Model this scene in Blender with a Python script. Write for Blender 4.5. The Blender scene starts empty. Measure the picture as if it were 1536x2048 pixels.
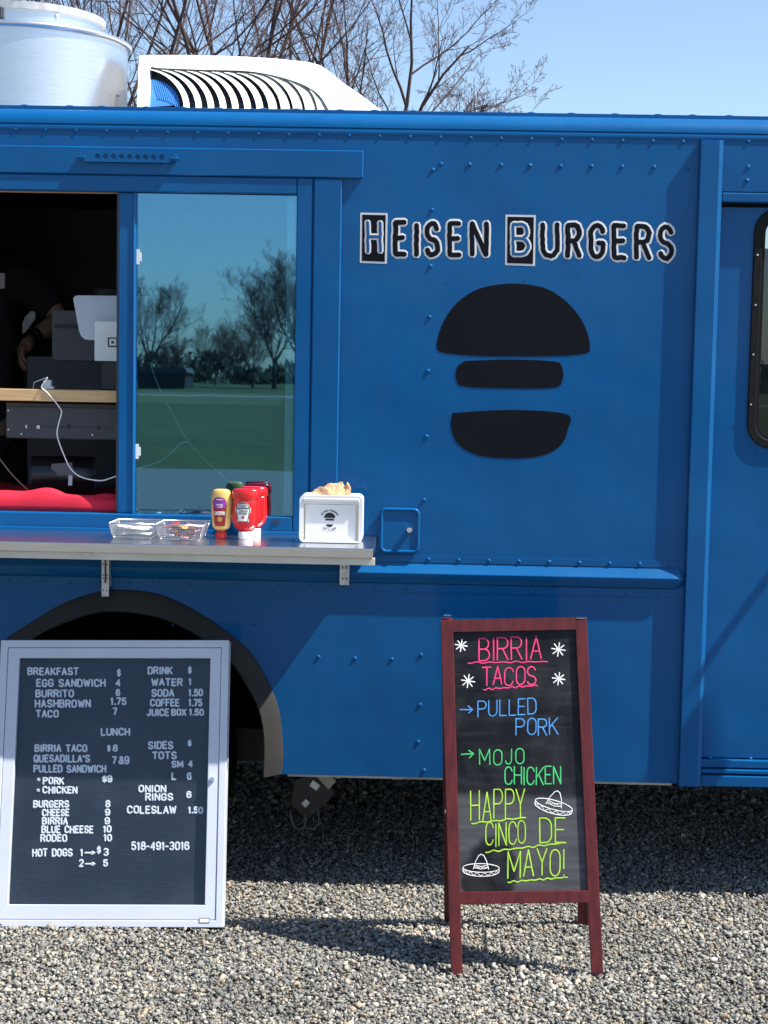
import bpy, bmesh, math, random
import numpy as np
from mathutils import Vector, Matrix
from mathutils.geometry import tessellate_polygon

S = bpy.context.scene
COL = S.collection
R = math.radians
rnd = random.Random(7)

# ------------------------------------------------------------------ camera
FPX, PITCH, ROLL, YAW = 3176.0, 8.48673e-2, 1.838e-2, 2.07586e-2
CAM = Vector((0, -5.12, 1.69))
FW = Vector((-math.sin(YAW)*math.cos(PITCH), math.cos(YAW)*math.cos(PITCH), -math.sin(PITCH)))
_r = FW.cross(Vector((0, 0, 1))).normalized()
_u = _r.cross(FW)
RT = math.cos(ROLL)*_r + math.sin(ROLL)*_u
UP = -math.sin(ROLL)*_r + math.cos(ROLL)*_u
cd = bpy.data.cameras.new('camera')
cd.sensor_fit = 'VERTICAL'; cd.sensor_height = 36; cd.sensor_width = 27
cd.lens = FPX/2048*36
cd.clip_start = 0.05; cd.clip_end = 2000
cam = bpy.data.objects.new('camera', cd); COL.objects.link(cam)
cam.matrix_world = Matrix((( RT.x, UP.x, -FW.x, CAM.x), (RT.y, UP.y, -FW.y, CAM.y), (RT.z, UP.z, -FW.z, CAM.z), (0, 0, 0, 1)))
S.camera = cam

# ------------------------------------------------------------------ sky, sun, exposure
SUN = Vector((0.68, -0.143, 1.0)).normalized()
w = bpy.data.worlds.new('World'); S.world = w; w.use_nodes = True
nt = w.node_tree
sky = nt.nodes.new('ShaderNodeTexSky'); sky.sky_type = 'NISHITA'; sky.sun_disc = False
sky.sun_elevation = math.asin(SUN.z)
sky.sun_rotation = math.atan2(SUN.x, SUN.y)
sky.altitude = 100; sky.air_density = 1.0; sky.dust_density = 0.7; sky.ozone_density = 2.6
bg = nt.nodes['Background']; bg.inputs[1].default_value = 0.094
nt.links.new(sky.outputs[0], bg.inputs[0])
ld = bpy.data.lights.new('sun', 'SUN'); ld.energy = 5.0; ld.angle = R(0.55); ld.color = (1.0, 0.95, 0.86)
sun = bpy.data.objects.new('sun', ld); COL.objects.link(sun)
sun.rotation_euler = SUN.to_track_quat('Z', 'Y').to_euler(); sun.location = (20, -5, 30)
S.view_settings.view_transform = 'Standard'; S.view_settings.look = 'None'
S.view_settings.exposure = 1.1; S.view_settings.gamma = 1.0
S.cycles.max_bounces = 8; S.cycles.transparent_max_bounces = 12

# ------------------------------------------------------------------ points of the place
def ray(x, y):
    return RT*((x-768)/FPX) - UP*((y-1024)/FPX) + FW
def atY(x, y, Y=0.0):
    d = ray(x, y); return CAM + d*((Y-CAM.y)/d.y)
def atZ(x, y, Z=0.0):
    d = ray(x, y); return CAM + d*((Z-CAM.z)/d.z)
def plane_fn(P0, N):
    def f(x, y):
        d = ray(x, y); return CAM + d*((P0-CAM).dot(N)/d.dot(N))
    return f
def mirrored(x, T):            # where a thing T metres in front of the wall stands that the glass shows at picture column x
    d = ray(x, 750); t = (T-CAM.y)/d.y; return CAM.x + d.x*t

# ------------------------------------------------------------------ materials
def mat(name, col, rough=0.5, metal=0.0, spec=0.5, coat=0.0, coat_r=0.1, vary=0.0, vscale=8.0, bump=0.0, bscale=40.0, bdist=0.002, col2=None, stretch=None, sheen=0.0):
    m = bpy.data.materials.new(name); m.use_nodes = True
    t = m.node_tree; b = t.nodes['Principled BSDF']
    b.inputs['Base Color'].default_value = (*col, 1)
    b.inputs['Roughness'].default_value = rough; b.inputs['Metallic'].default_value = metal
    b.inputs['Specular IOR Level'].default_value = spec
    b.inputs['Coat Weight'].default_value = coat; b.inputs['Coat Roughness'].default_value = coat_r
    tc = t.nodes.new('ShaderNodeTexCoord'); src = tc.outputs['Object']
    if stretch:
        mp = t.nodes.new('ShaderNodeMapping'); mp.inputs['Scale'].default_value = stretch
        t.links.new(src, mp.inputs[0]); src = mp.outputs[0]
    if vary > 0 or col2:
        n = t.nodes.new('ShaderNodeTexNoise'); n.inputs['Scale'].default_value = vscale; n.inputs['Detail'].default_value = 6
        t.links.new(src, n.inputs['Vector'])
        r = t.nodes.new('ShaderNodeValToRGB')
        c2 = col2 if col2 else tuple(min(1, c*(1+vary)) for c in col)
        c1 = col if col2 else tuple(c*(1-vary) for c in col)
        r.color_ramp.elements[0].position = 0.35; r.color_ramp.elements[1].position = 0.65
        r.color_ramp.elements[0].color = (*c1, 1); r.color_ramp.elements[1].color = (*c2, 1)
        t.links.new(n.outputs[0], r.inputs[0]); t.links.new(r.outputs[0], b.inputs['Base Color'])
    if bump > 0:
        n = t.nodes.new('ShaderNodeTexNoise'); n.inputs['Scale'].default_value = bscale; n.inputs['Detail'].default_value = 4
        t.links.new(src, n.inputs['Vector'])
        k = t.nodes.new('ShaderNodeBump'); k.inputs['Strength'].default_value = bump; k.inputs['Distance'].default_value = bdist
        t.links.new(n.outputs[0], k.inputs['Height']); t.links.new(k.outputs[0], b.inputs['Normal'])
    return m

def glass_mat(name, fac, tint, refl, rough=0.0, wave=0.0):
    m = bpy.data.materials.new(name); m.use_nodes = True
    t = m.node_tree; t.nodes.clear()
    o = t.nodes.new('ShaderNodeOutputMaterial'); mx = t.nodes.new('ShaderNodeMixShader')
    tr = t.nodes.new('ShaderNodeBsdfTransparent'); gl = t.nodes.new('ShaderNodeBsdfGlossy')
    tr.inputs[0].default_value = (*tint, 1); gl.inputs[0].default_value = (*refl, 1); gl.inputs['Roughness'].default_value = rough
    lw = t.nodes.new('ShaderNodeLayerWeight'); lw.inputs[0].default_value = 0.5
    pw = t.nodes.new('ShaderNodeMath'); pw.operation = 'POWER'; pw.inputs[1].default_value = 5.0
    t.links.new(lw.outputs['Facing'], pw.inputs[0])
    mr = t.nodes.new('ShaderNodeMapRange'); mr.inputs['To Min'].default_value = fac; mr.inputs['To Max'].default_value = 1.0
    t.links.new(pw.outputs[0], mr.inputs[0])
    t.links.new(mr.outputs[0], mx.inputs[0]); t.links.new(tr.outputs[0], mx.inputs[1]); t.links.new(gl.outputs[0], mx.inputs[2])
    t.links.new(mx.outputs[0], o.inputs[0])
    if wave:
        tc = t.nodes.new('ShaderNodeTexCoord'); n = t.nodes.new('ShaderNodeTexNoise'); n.inputs['Scale'].default_value = 7; n.inputs['Detail'].default_value = 1
        k = t.nodes.new('ShaderNodeBump'); k.inputs['Strength'].default_value = wave; k.inputs['Distance'].default_value = .0012
        t.links.new(tc.outputs['Object'], n.inputs['Vector']); t.links.new(n.outputs[0], k.inputs['Height']); t.links.new(k.outputs[0], gl.inputs['Normal'])
    return m

M = {}
def paint_mat():
    m = bpy.data.materials.new('blue_paint'); m.use_nodes = True
    t = m.node_tree; b = t.nodes['Principled BSDF']
    tc = t.nodes.new('ShaderNodeTexCoord')
    n = t.nodes.new('ShaderNodeTexNoise'); n.inputs['Scale'].default_value = 1.7; n.inputs['Detail'].default_value = 5
    t.links.new(tc.outputs['Object'], n.inputs['Vector'])
    r = t.nodes.new('ShaderNodeValToRGB')
    r.color_ramp.elements[0].position = 0.3; r.color_ramp.elements[1].position = 0.7
    r.color_ramp.elements[0].color = (0.0010, 0.077, 0.232, 1); r.color_ramp.elements[1].color = (0.0014, 0.090, 0.264, 1)
    t.links.new(n.outputs[0], r.inputs[0])
    mpd = t.nodes.new('ShaderNodeMapping'); mpd.inputs['Scale'].default_value = (9, 9, 1.1); t.links.new(tc.outputs['Object'], mpd.inputs[0])
    nd = t.nodes.new('ShaderNodeTexNoise'); nd.inputs['Scale'].default_value = 2.2; nd.inputs['Detail'].default_value = 7; nd.inputs['Roughness'].default_value = .65; t.links.new(mpd.outputs[0], nd.inputs['Vector'])
    rd = t.nodes.new('ShaderNodeMapRange'); rd.inputs['From Min'].default_value = .48; rd.inputs['From Max'].default_value = .80; rd.inputs['To Max'].default_value = .022; t.links.new(nd.outputs[0], rd.inputs[0])
    md_ = t.nodes.new('ShaderNodeMix'); md_.data_type = 'RGBA'; md_.inputs[7].default_value = (.16, .19, .21, 1)
    t.links.new(rd.outputs[0], md_.inputs[0]); t.links.new(r.outputs[0], md_.inputs[6]); t.links.new(md_.outputs[2], b.inputs['Base Color'])
    rr2 = t.nodes.new('ShaderNodeMapRange'); rr2.inputs['To Min'].default_value = .34; rr2.inputs['To Max'].default_value = .52; t.links.new(nd.outputs[0], rr2.inputs[0]); t.links.new(rr2.outputs[0], b.inputs['Roughness'])
    b.inputs['Roughness'].default_value = 0.42; b.inputs['Specular IOR Level'].default_value = 0.10
    b.inputs['Coat Weight'].default_value = 0.26; b.inputs['Coat Roughness'].default_value = 0.09
    n2 = t.nodes.new('ShaderNodeTexNoise'); n2.inputs['Scale'].default_value = 2.6; n2.inputs['Detail'].default_value = 2
    t.links.new(tc.outputs['Object'], n2.inputs['Vector'])
    k = t.nodes.new('ShaderNodeBump'); k.inputs['Strength'].default_value = 0.9; k.inputs['Distance'].default_value = 0.011
    t.links.new(n2.outputs[0], k.inputs['Height'])
    n3 = t.nodes.new('ShaderNodeTexNoise'); n3.inputs['Scale'].default_value = 420; n3.inputs['Detail'].default_value = 2
    t.links.new(tc.outputs['Object'], n3.inputs['Vector'])
    k2 = t.nodes.new('ShaderNodeBump'); k2.inputs['Strength'].default_value = 0.10; k2.inputs['Distance'].default_value = 0.0004
    t.links.new(n3.outputs[0], k2.inputs['Height']); t.links.new(k.outputs[0], k2.inputs['Normal'])
    t.links.new(k2.outputs[0], b.inputs['Normal'])
    return m
M['blue'] = paint_mat()
M['vinyl'] = mat('black_vinyl', (0.003, 0.0036, 0.007), 0.45, spec=0.15, vary=0.15, vscale=5)
M['vinyl_white'] = mat('white_vinyl', (0.62, 0.62, 0.63), 0.5, vary=0.05)
M['vinyl_blue'] = mat('blue_vinyl', (0.0006, 0.072, 0.22), 0.45)
M['rubber'] = mat('black_rubber', (0.006, 0.006, 0.0065), 0.6, spec=.2, vary=0.3, vscale=25)
M['flare'] = mat('dusty_rubber', (0.015, 0.0148, 0.015), 0.8, col2=(0.024, 0.0228, 0.021), vscale=5, bump=0.3, bscale=120)
M['tyre'] = mat('tyre_rubber', (0.004, 0.004, 0.0045), 0.8, spec=.1, vary=0.3, vscale=20, bump=0.3, bscale=60)
M['steel'] = mat('brushed_steel', (0.62, 0.62, 0.63), 0.22, metal=1.0, vary=0.08, vscale=30, stretch=(0.4, 18, 18), bump=0.06, bscale=60, bdist=0.001)
M['galv'] = mat('galvanised_bracket', (0.55, 0.55, 0.56), 0.45, metal=0.6, vary=0.15, vscale=40)
M['alu'] = mat('spun_aluminium', (0.74, 0.75, 0.78), 0.31, metal=0.95, vary=0.05, vscale=10, stretch=(1, 1, 30), bump=0.05, bscale=30)
M['ac'] = mat('weathered_white_plastic', (0.80, 0.79, 0.74), 0.5, col2=(0.72, 0.70, 0.62), vscale=14, bump=0.2, bscale=60)
M['ac_dirty'] = mat('grimy_white_plastic', (0.62, 0.60, 0.54), 0.6, col2=(0.30, 0.29, 0.25), vscale=30)
M['coil'] = mat('blue_coil_fins', (0.03, 0.16, 0.50), 0.5, vary=0.2)
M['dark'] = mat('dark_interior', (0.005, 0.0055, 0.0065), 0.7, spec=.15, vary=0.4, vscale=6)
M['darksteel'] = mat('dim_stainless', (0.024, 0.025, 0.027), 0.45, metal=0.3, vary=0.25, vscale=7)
M['charcoal'] = mat('charcoal_metal', (0.030, 0.034, 0.045), 0.5, vary=0.2, vscale=12)
M['pine'] = mat('pine_board', (0.48, 0.30, 0.14), 0.55, col2=(0.60, 0.40, 0.20), vscale=14, stretch=(0.6, 12, 12), bump=0.15, bscale=40)
M['cloth_red'] = mat('red_cloth', (0.50, 0.006, 0.030), 0.8, vary=0.15, vscale=12, bump=0.25, bscale=500, bdist=0.0006)
M['white_plastic'] = mat('white_plastic', (0.76, 0.76, 0.76), 0.35, vary=0.03)
M['grey_plastic'] = mat('pale_grey_plastic', (0.55, 0.56, 0.60), 0.4, vary=0.04)
M['black_plastic'] = mat('black_plastic', (0.010, 0.010, 0.012), 0.4, vary=0.2)
M['chrome'] = mat('bright_metal', (0.75, 0.75, 0.76), 0.2, metal=1.0, vary=0.05)
M['paper'] = mat('white_paper', (0.78, 0.78, 0.79), 0.8, vary=0.03, bump=0.1, bscale=30)
M['kraft'] = mat('kraft_paper', (0.50, 0.30, 0.17), 0.8, vary=0.12, vscale=30, bump=0.2, bscale=80)
M['ketchup'] = mat('ketchup_red', (0.58, 0.008, 0.010), 0.22, spec=0.6, vary=0.06, vscale=20, coat=0.3)
M['mustard'] = mat('mustard_yellow', (0.62, 0.40, 0.11), 0.28, spec=0.6, vary=0.08, vscale=20, coat=0.3)
M['red_plastic'] = mat('red_cap', (0.50, 0.01, 0.01), 0.3)
M['label_red'] = mat('red_label', (0.30, 0.012, 0.014), 0.4)
M['label_purple'] = mat('purple_label', (0.22, 0.03, 0.28), 0.4)
M['label_gold'] = mat('gold_label', (0.48, 0.27, 0.06), 0.4)
M['label_white'] = mat('white_label', (0.72, 0.72, 0.70), 0.4)
M['label_grey'] = mat('grey_label', (0.10, 0.11, 0.13), 0.4)
M['ink'] = mat('dark_ink', (0.012, 0.012, 0.016), 0.5)
M['mahog'] = mat('mahogany_stain', (0.062, 0.0065, 0.0085), 0.42, col2=(0.100, 0.012, 0.012), vscale=7, stretch=(8, 8, 0.7), spec=0.4, bump=0.1, bscale=40)
M['board_white'] = mat('satin_silver_frame', (0.53, 0.56, 0.64), 0.38, metal=0.05, vary=0.03)
M['letters'] = mat('white_letters', (0.80, 0.80, 0.82), 0.5)
M['bark'] = mat('grey_brown_bark', (0.042, 0.027, 0.027), 0.9, col2=(0.066, 0.044, 0.043), vscale=20)
M['twig'] = mat('reddish_twigs', (0.125, 0.068, 0.066), 0.9, vary=0.2)
M['skin'] = mat('skin', (0.24, 0.135, 0.09), 0.55, vary=0.06, vscale=20)
M['black_shirt'] = mat('black_cotton', (0.008, 0.008, 0.010), 0.9, vary=0.3, vscale=15)
M['hair'] = mat('dark_hair', (0.015, 0.010, 0.008), 0.6, vary=0.3, vscale=60)
M['wire'] = mat('wire_mesh_metal', (0.60, 0.60, 0.62), 0.35, metal=0.8)
M['cable'] = mat('white_cable', (0.70, 0.70, 0.72), 0.45)
M['cable_dark'] = mat('grey_cable', (0.12, 0.11, 0.11), 0.5)
M['bin'] = mat('grey_tub', (0.14, 0.14, 0.16), 0.5, vary=0.1)
M['tub_pale'] = mat('pale_towel', (0.45, 0.45, 0.46), 0.9, vary=0.1)
M['window'] = glass_mat('tinted_window_glass', 0.30, (0.62, 0.82, 0.84), (0.30, 0.66, 0.98), wave=.035, rough=.012)
M['clear'] = glass_mat('clear_cover_glass', 0.018, (0.93, 0.95, 0.97), (0.85, 0.92, 1.0))
M['cabglass'] = glass_mat('cab_glass', 0.05, (0.75, 0.8, 0.8), (0.9, 0.95, 1.0))
for k, c in dict(pink=(0.80, 0.045, 0.20), blue=(0.06, 0.28, 0.66), green=(0.05, 0.52, 0.16), lime=(0.36, 0.64, 0.045), white=(0.84, 0.84, 0.84)).items():
    M['chalk_'+k] = mat('chalk_marker_'+k, tuple(q*.72 for q in c), 0.85, vscale=34, col2=c)

def board_panel_mat():
    m = bpy.data.materials.new('letterboard_felt'); m.use_nodes = True
    t = m.node_tree; b = t.nodes['Principled BSDF']
    b.inputs['Base Color'].default_value = (0.014, 0.018, 0.034, 1); b.inputs['Roughness'].default_value = 0.55
    tc = t.nodes.new('ShaderNodeTexCoord'); wv = t.nodes.new('ShaderNodeTexWave'); wv.bands_direction = 'Z'
    wv.inputs['Scale'].default_value = 46; t.links.new(tc.outputs['Object'], wv.inputs['Vector'])
    k = t.nodes.new('ShaderNodeBump'); k.inputs['Strength'].default_value = 0.22; k.inputs['Distance'].default_value = 0.0015
    t.links.new(wv.outputs[1], k.inputs['Height']); t.links.new(k.outputs[0], b.inputs['Normal'])
    n = t.nodes.new('ShaderNodeTexNoise'); n.inputs['Scale'].default_value = 9; n.inputs['Detail'].default_value = 6
    t.links.new(tc.outputs['Object'], n.inputs['Vector'])
    r = t.nodes.new('ShaderNodeValToRGB'); r.color_ramp.elements[0].position = 0.45; r.color_ramp.elements[1].position = 0.8
    r.color_ramp.elements[0].color = (0.013, 0.017, 0.030, 1); r.color_ramp.elements[1].color = (0.030, 0.036, 0.050, 1)
    t.links.new(n.outputs[0], r.inputs[0]); t.links.new(r.outputs[0], b.inputs['Base Color'])
    return m
M['felt'] = board_panel_mat()
def chalk_panel_mat():
    m = bpy.data.materials.new('smeared_chalkboard'); m.use_nodes = True
    t = m.node_tree; b = t.nodes['Principled BSDF']; b.inputs['Roughness'].default_value = 0.42
    b.inputs['Specular IOR Level'].default_value = 0.22
    tc = t.nodes.new('ShaderNodeTexCoord'); mp = t.nodes.new('ShaderNodeMapping'); mp.inputs['Scale'].default_value = (1.6, 1, 1.0)
    mp.inputs['Location'].default_value = (0.4, 0, 0.25)
    t.links.new(tc.outputs['Object'], mp.inputs[0])
    n = t.nodes.new('ShaderNodeTexNoise'); n.inputs['Scale'].default_value = 5; n.inputs['Detail'].default_value = 5; n.inputs['Distortion'].default_value = 0.8
    t.links.new(mp.outputs[0], n.inputs['Vector'])
    r = t.nodes.new('ShaderNodeValToRGB'); r.color_ramp.elements[0].position = 0.42; r.color_ramp.elements[1].position = 0.72
    r.color_ramp.elements[0].color = (0.0045, 0.0045, 0.006, 1); r.color_ramp.elements[1].color = (0.026, 0.026, 0.030, 1)
    t.links.new(n.outputs[0], r.inputs[0])
    # wiped lower half keeps more chalk dust than the freshly blacked top
    n2 = t.nodes.new('ShaderNodeTexNoise'); n2.inputs['Scale'].default_value = 28; n2.inputs['Detail'].default_value = 4
    mp2 = t.nodes.new('ShaderNodeMapping'); mp2.inputs['Scale'].default_value = (0.25, 1, 2.0); mp2.inputs['Rotation'].default_value = (0, 0.3, 0)
    t.links.new(tc.outputs['Object'], mp2.inputs[0]); t.links.new(mp2.outputs[0], n2.inputs['Vector'])
    mx = t.nodes.new('ShaderNodeMix'); mx.data_type = 'RGBA'; mx.blend_type = 'ADD'
    r2 = t.nodes.new('ShaderNodeValToRGB'); r2.color_ramp.elements[0].position = 0.5; r2.color_ramp.elements[1].position = 0.75
    r2.color_ramp.elements[0].color = (0, 0, 0, 1); r2.color_ramp.elements[1].color = (0.022, 0.022, 0.024, 1)
    t.links.new(n2.outputs[0], r2.inputs[0])
    mx.inputs[0].default_value = 0.6
    t.links.new(r.outputs[0], mx.inputs[6]); t.links.new(r2.outputs[0], mx.inputs[7])
    sx = t.nodes.new('ShaderNodeSeparateXYZ'); t.links.new(tc.outputs['Object'], sx.inputs[0])
    edge = t.nodes.new('ShaderNodeMapRange'); edge.interpolation_type = 'SMOOTHSTEP'; edge.inputs['From Min'].default_value = .500; edge.inputs['From Max'].default_value = .470
    t.links.new(sx.outputs[2], edge.inputs[0])
    vd = t.nodes.new('ShaderNodeVectorMath'); vd.operation = 'SUBTRACT'; vd.inputs[1].default_value = (-.115, 0, .255); t.links.new(tc.outputs['Object'], vd.inputs[0])
    vs_ = t.nodes.new('ShaderNodeVectorMath'); vs_.operation = 'MULTIPLY'; vs_.inputs[1].default_value = (1.15, 0, .95); t.links.new(vd.outputs[0], vs_.inputs[0])
    nz = t.nodes.new('ShaderNodeTexNoise'); nz.inputs['Scale'].default_value = 9; t.links.new(tc.outputs['Object'], nz.inputs['Vector'])
    ln = t.nodes.new('ShaderNodeVectorMath'); ln.operation = 'LENGTH'; t.links.new(vs_.outputs[0], ln.inputs[0])
    ad = t.nodes.new('ShaderNodeMath'); ad.operation = 'MULTIPLY_ADD'; ad.inputs[1].default_value = .12; t.links.new(nz.outputs[0], ad.inputs[0]); t.links.new(ln.outputs['Value'], ad.inputs[2])
    pt = t.nodes.new('ShaderNodeMapRange'); pt.interpolation_type = 'SMOOTHSTEP'; pt.inputs['From Min'].default_value = .145; pt.inputs['From Max'].default_value = .175; t.links.new(ad.outputs[0], pt.inputs[0])
    ml = t.nodes.new('ShaderNodeMath'); ml.operation = 'MULTIPLY'; t.links.new(edge.outputs[0], ml.inputs[0]); t.links.new(pt.outputs[0], ml.inputs[1])
    dn = t.nodes.new('ShaderNodeMath'); dn.operation = 'MULTIPLY_ADD'; dn.inputs[1].default_value = .9; dn.inputs[2].default_value = .15; t.links.new(n2.outputs[0], dn.inputs[0])
    m2 = t.nodes.new('ShaderNodeMath'); m2.operation = 'MULTIPLY'; t.links.new(ml.outputs[0], m2.inputs[0]); t.links.new(dn.outputs[0], m2.inputs[1])
    mz = t.nodes.new('ShaderNodeMix'); mz.data_type = 'RGBA'; mz.inputs[7].default_value = (.105, .104, .115, 1)
    t.links.new(m2.outputs[0], mz.inputs[0]); t.links.new(mx.outputs[2], mz.inputs[6]); t.links.new(mz.outputs[2], b.inputs['Base Color'])
    return m
M['chalkboard'] = chalk_panel_mat()

# ------------------------------------------------------------------ mesh helpers
def wloc(o):
    v = Vector((0, 0, 0))
    while o: v += o.location; o = o.parent
    return v

class MB:
    def __init__(s): s.v = []; s.f = []
    def add(s, vs, fs):
        k = len(s.v); s.v += [tuple(p) for p in vs]; s.f += [tuple(i+k for i in f) for f in fs]
    def box(s, x0, x1, y0, y1, z0, z1):
        s.add([(x, y, z) for x in (x0, x1) for y in (y0, y1) for z in (z0, z1)],
              [(0, 1, 3, 2), (4, 6, 7, 5), (0, 4, 5, 1), (2, 3, 7, 6), (0, 2, 6, 4), (1, 5, 7, 3)])
        return s
    def solid(s, front, off, holes=()):          # planar outline (3-D points) pushed by off
        loops = [list(map(Vector, front))] + [list(map(Vector, h)) for h in holes]
        tri = tessellate_polygon(loops)
        flat = [p for l in loops for p in l]; n = len(flat); off = Vector(off)
        vs = flat + [p+off for p in flat]
        fs = [tuple(t) for t in tri] + [tuple(i+n for i in reversed(t)) for t in tri]
        k = 0
        for l in loops:
            m = len(l)
            for i in range(m):
                a, b = k+i, k+(i+1) % m; fs.append((a, b, b+n, a+n))
            k += m
        s.add(vs, fs); return s
    def beam(s, p0, p1, U, V):
        p0, p1, U, V = map(Vector, (p0, p1, U, V))
        vs = []
        for p in (p0, p1):
            vs += [p-U-V, p+U-V, p+U+V, p-U+V]
        s.add(vs, [(0, 3, 2, 1), (4, 5, 6, 7), (0, 1, 5, 4), (1, 2, 6, 5), (2, 3, 7, 6), (3, 0, 4, 7)]); return s
    def tube(s, pts, rad, n=8, cap=True):
        pts = [Vector(p) for p in pts]
        rr = rad if isinstance(rad, (list, tuple)) else [rad]*len(pts)
        t0 = (pts[1]-pts[0]).normalized()
        a = t0.orthogonal().normalized(); vs = []; fs = []
        for i, p in enumerate(pts):
            t = (pts[min(i+1, len(pts)-1)]-pts[max(i-1, 0)]).normalized()
            a = (a - t*a.dot(t)); a = a.normalized() if a.length > 1e-6 else t.orthogonal().normalized()
            b = t.cross(a)
            for j in range(n):
                q = 2*math.pi*j/n; vs.append(p + (a*math.cos(q)+b*math.sin(q))*rr[i])
        for i in range(len(pts)-1):
            for j in range(n):
                fs.append((i*n+j, i*n+(j+1) % n, (i+1)*n+(j+1) % n, (i+1)*n+j))
        if cap:
            fs.append(tuple(reversed(range(n)))); fs.append(tuple((len(pts)-1)*n+j for j in range(n)))
        s.add(vs, fs); return s
    def lathe(s, c, prof, n=48, sx=1.0, sy=1.0, cap=True):
        c = Vector(c); vs = []; fs = []
        for r, z in prof:
            for j in range(n):
                q = 2*math.pi*j/n; vs.append(c+Vector((r*sx*math.cos(q), r*sy*math.sin(q), z)))
        for i in range(len(prof)-1):
            for j in range(n):
                fs.append((i*n+j, i*n+(j+1) % n, (i+1)*n+(j+1) % n, (i+1)*n+j))
        if cap:
            fs.append(tuple(reversed(range(n)))); fs.append(tuple((len(prof)-1)*n+j for j in range(n)))
        s.add(vs, fs); return s
    def sweep(s, prof, x0, x1):                 # (y, z) profile run along x, closed
        n = len(prof)
        vs = [(x0, y, z) for y, z in prof] + [(x1, y, z) for y, z in prof]
        fs = [(i, (i+1) % n, n+(i+1) % n, n+i) for i in range(n)] + [tuple(range(n)), tuple(reversed(range(n, 2*n)))]
        s.add(vs, fs); return s
    def ribbon(s, pts, N, w, h):                # raised stroke lying on a surface
        pts = [Vector(p) for p in pts]
        for i in range(1, len(pts)-1):
            a, b = pts[i]-pts[i-1], pts[i+1]-pts[i]
            if a.length > 1e-7 and b.length > 1e-7 and a.angle(b) > R(64):
                s.ribbon(pts[:i+1], N, w, h); s.ribbon(pts[i:], N, w, h*.96); return s
        q = [pts[0]]
        for p in pts[1:]:
            if (p-q[-1]).length > w*0.12: q.append(p)
        if len(q) < 2: q.append(q[0]+Vector((w*0.3, 0, 0)))
        pts = q
        d0 = (pts[0]-pts[1]).normalized(); d1 = (pts[-1]-pts[-2]).normalized()
        pts = [pts[0]+d0*w*0.32] + pts + [pts[-1]+d1*w*0.32]
        n = len(pts); vs = []; fs = []
        for i, p in enumerate(pts):
            ta = (pts[min(i+1, n-1)]-pts[max(i-1, 0)]).normalized()
            side = N.cross(ta).normalized(); k = 1.0
            if 0 < i < n-1:
                a = (pts[i]-pts[i-1]).normalized(); k = 1/max(0.55, abs(N.cross(a).normalized().dot(side)))
            hw = w*0.5*k*(0.55 if i in (0, n-1) else 1.0)
            vs += [p-side*hw, p-side*hw*0.62+N*h*0.85, p+N*h, p+side*hw*0.62+N*h*0.85, p+side*hw]
        for i in range(n-1):
            for j in range(4):
                fs.append((i*5+j, i*5+j+1, i*5+j+6, i*5+j+5))
        fs.append((4, 3, 2, 1, 0)); e = (n-1)*5; fs.append((e, e+1, e+2, e+3, e+4))
        s.add(vs, fs); return s
    def build(s, name, material, parent=None, smooth=False, bevel=0.0, seg=2, recalc=True, label=None):
        o0 = wloc(parent) if parent else Vector((0, 0, 0))
        me = bpy.data.meshes.new(name)
        me.from_pydata([(x-o0.x, y-o0.y, z-o0.z) for x, y, z in s.v], [], s.f)
        if recalc:
            bm = bmesh.new(); bm.from_mesh(me); bmesh.ops.recalc_face_normals(bm, faces=bm.faces); bm.to_mesh(me); bm.free()
        me.update()
        o = bpy.data.objects.new(name, me); COL.objects.link(o)
        for mm in (material if isinstance(material, list) else [material]): me.materials.append(mm)
        if parent: o.parent = parent
        if smooth:
            for p in me.polygons: p.use_smooth = True
        if bevel > 0:
            b = o.modifiers.new('bevel', 'BEVEL'); b.width = bevel; b.segments = seg; b.limit_method = 'ANGLE'; b.angle_limit = R(35)
            b.harden_normals = False
        if label: o['label'] = label
        return o

def tag(o, label=None, cat=None, group=None, kind=None):
    if label: o['label'] = label
    if cat: o['category'] = cat
    if group: o['group'] = group
    if kind: o['kind'] = kind
    return o
def thing(name, label, cat, loc, group=None):
    o = bpy.data.objects.new(name, None); o.location = loc; o.empty_display_size = 0.1; COL.objects.link(o)
    return tag(o, label, cat, group)
def autosmooth(o, ang=40):
    for p in o.data.polygons: p.use_smooth = True
    o.data.set_sharp_from_angle(angle=R(ang))
    return o
def rrect(x0, x1, z0, z1, r, y, n=6):
    out = []
    for cx, cz, a in ((x1-r, z1-r, 0), (x0+r, z1-r, 90), (x0+r, z0+r, 180), (x1-r, z0+r, 270)):
        for i in range(n+1):
            q = R(a+90*i/n); out.append((cx+r*math.cos(q), y, cz+r*math.sin(q)))
    return out

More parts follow.
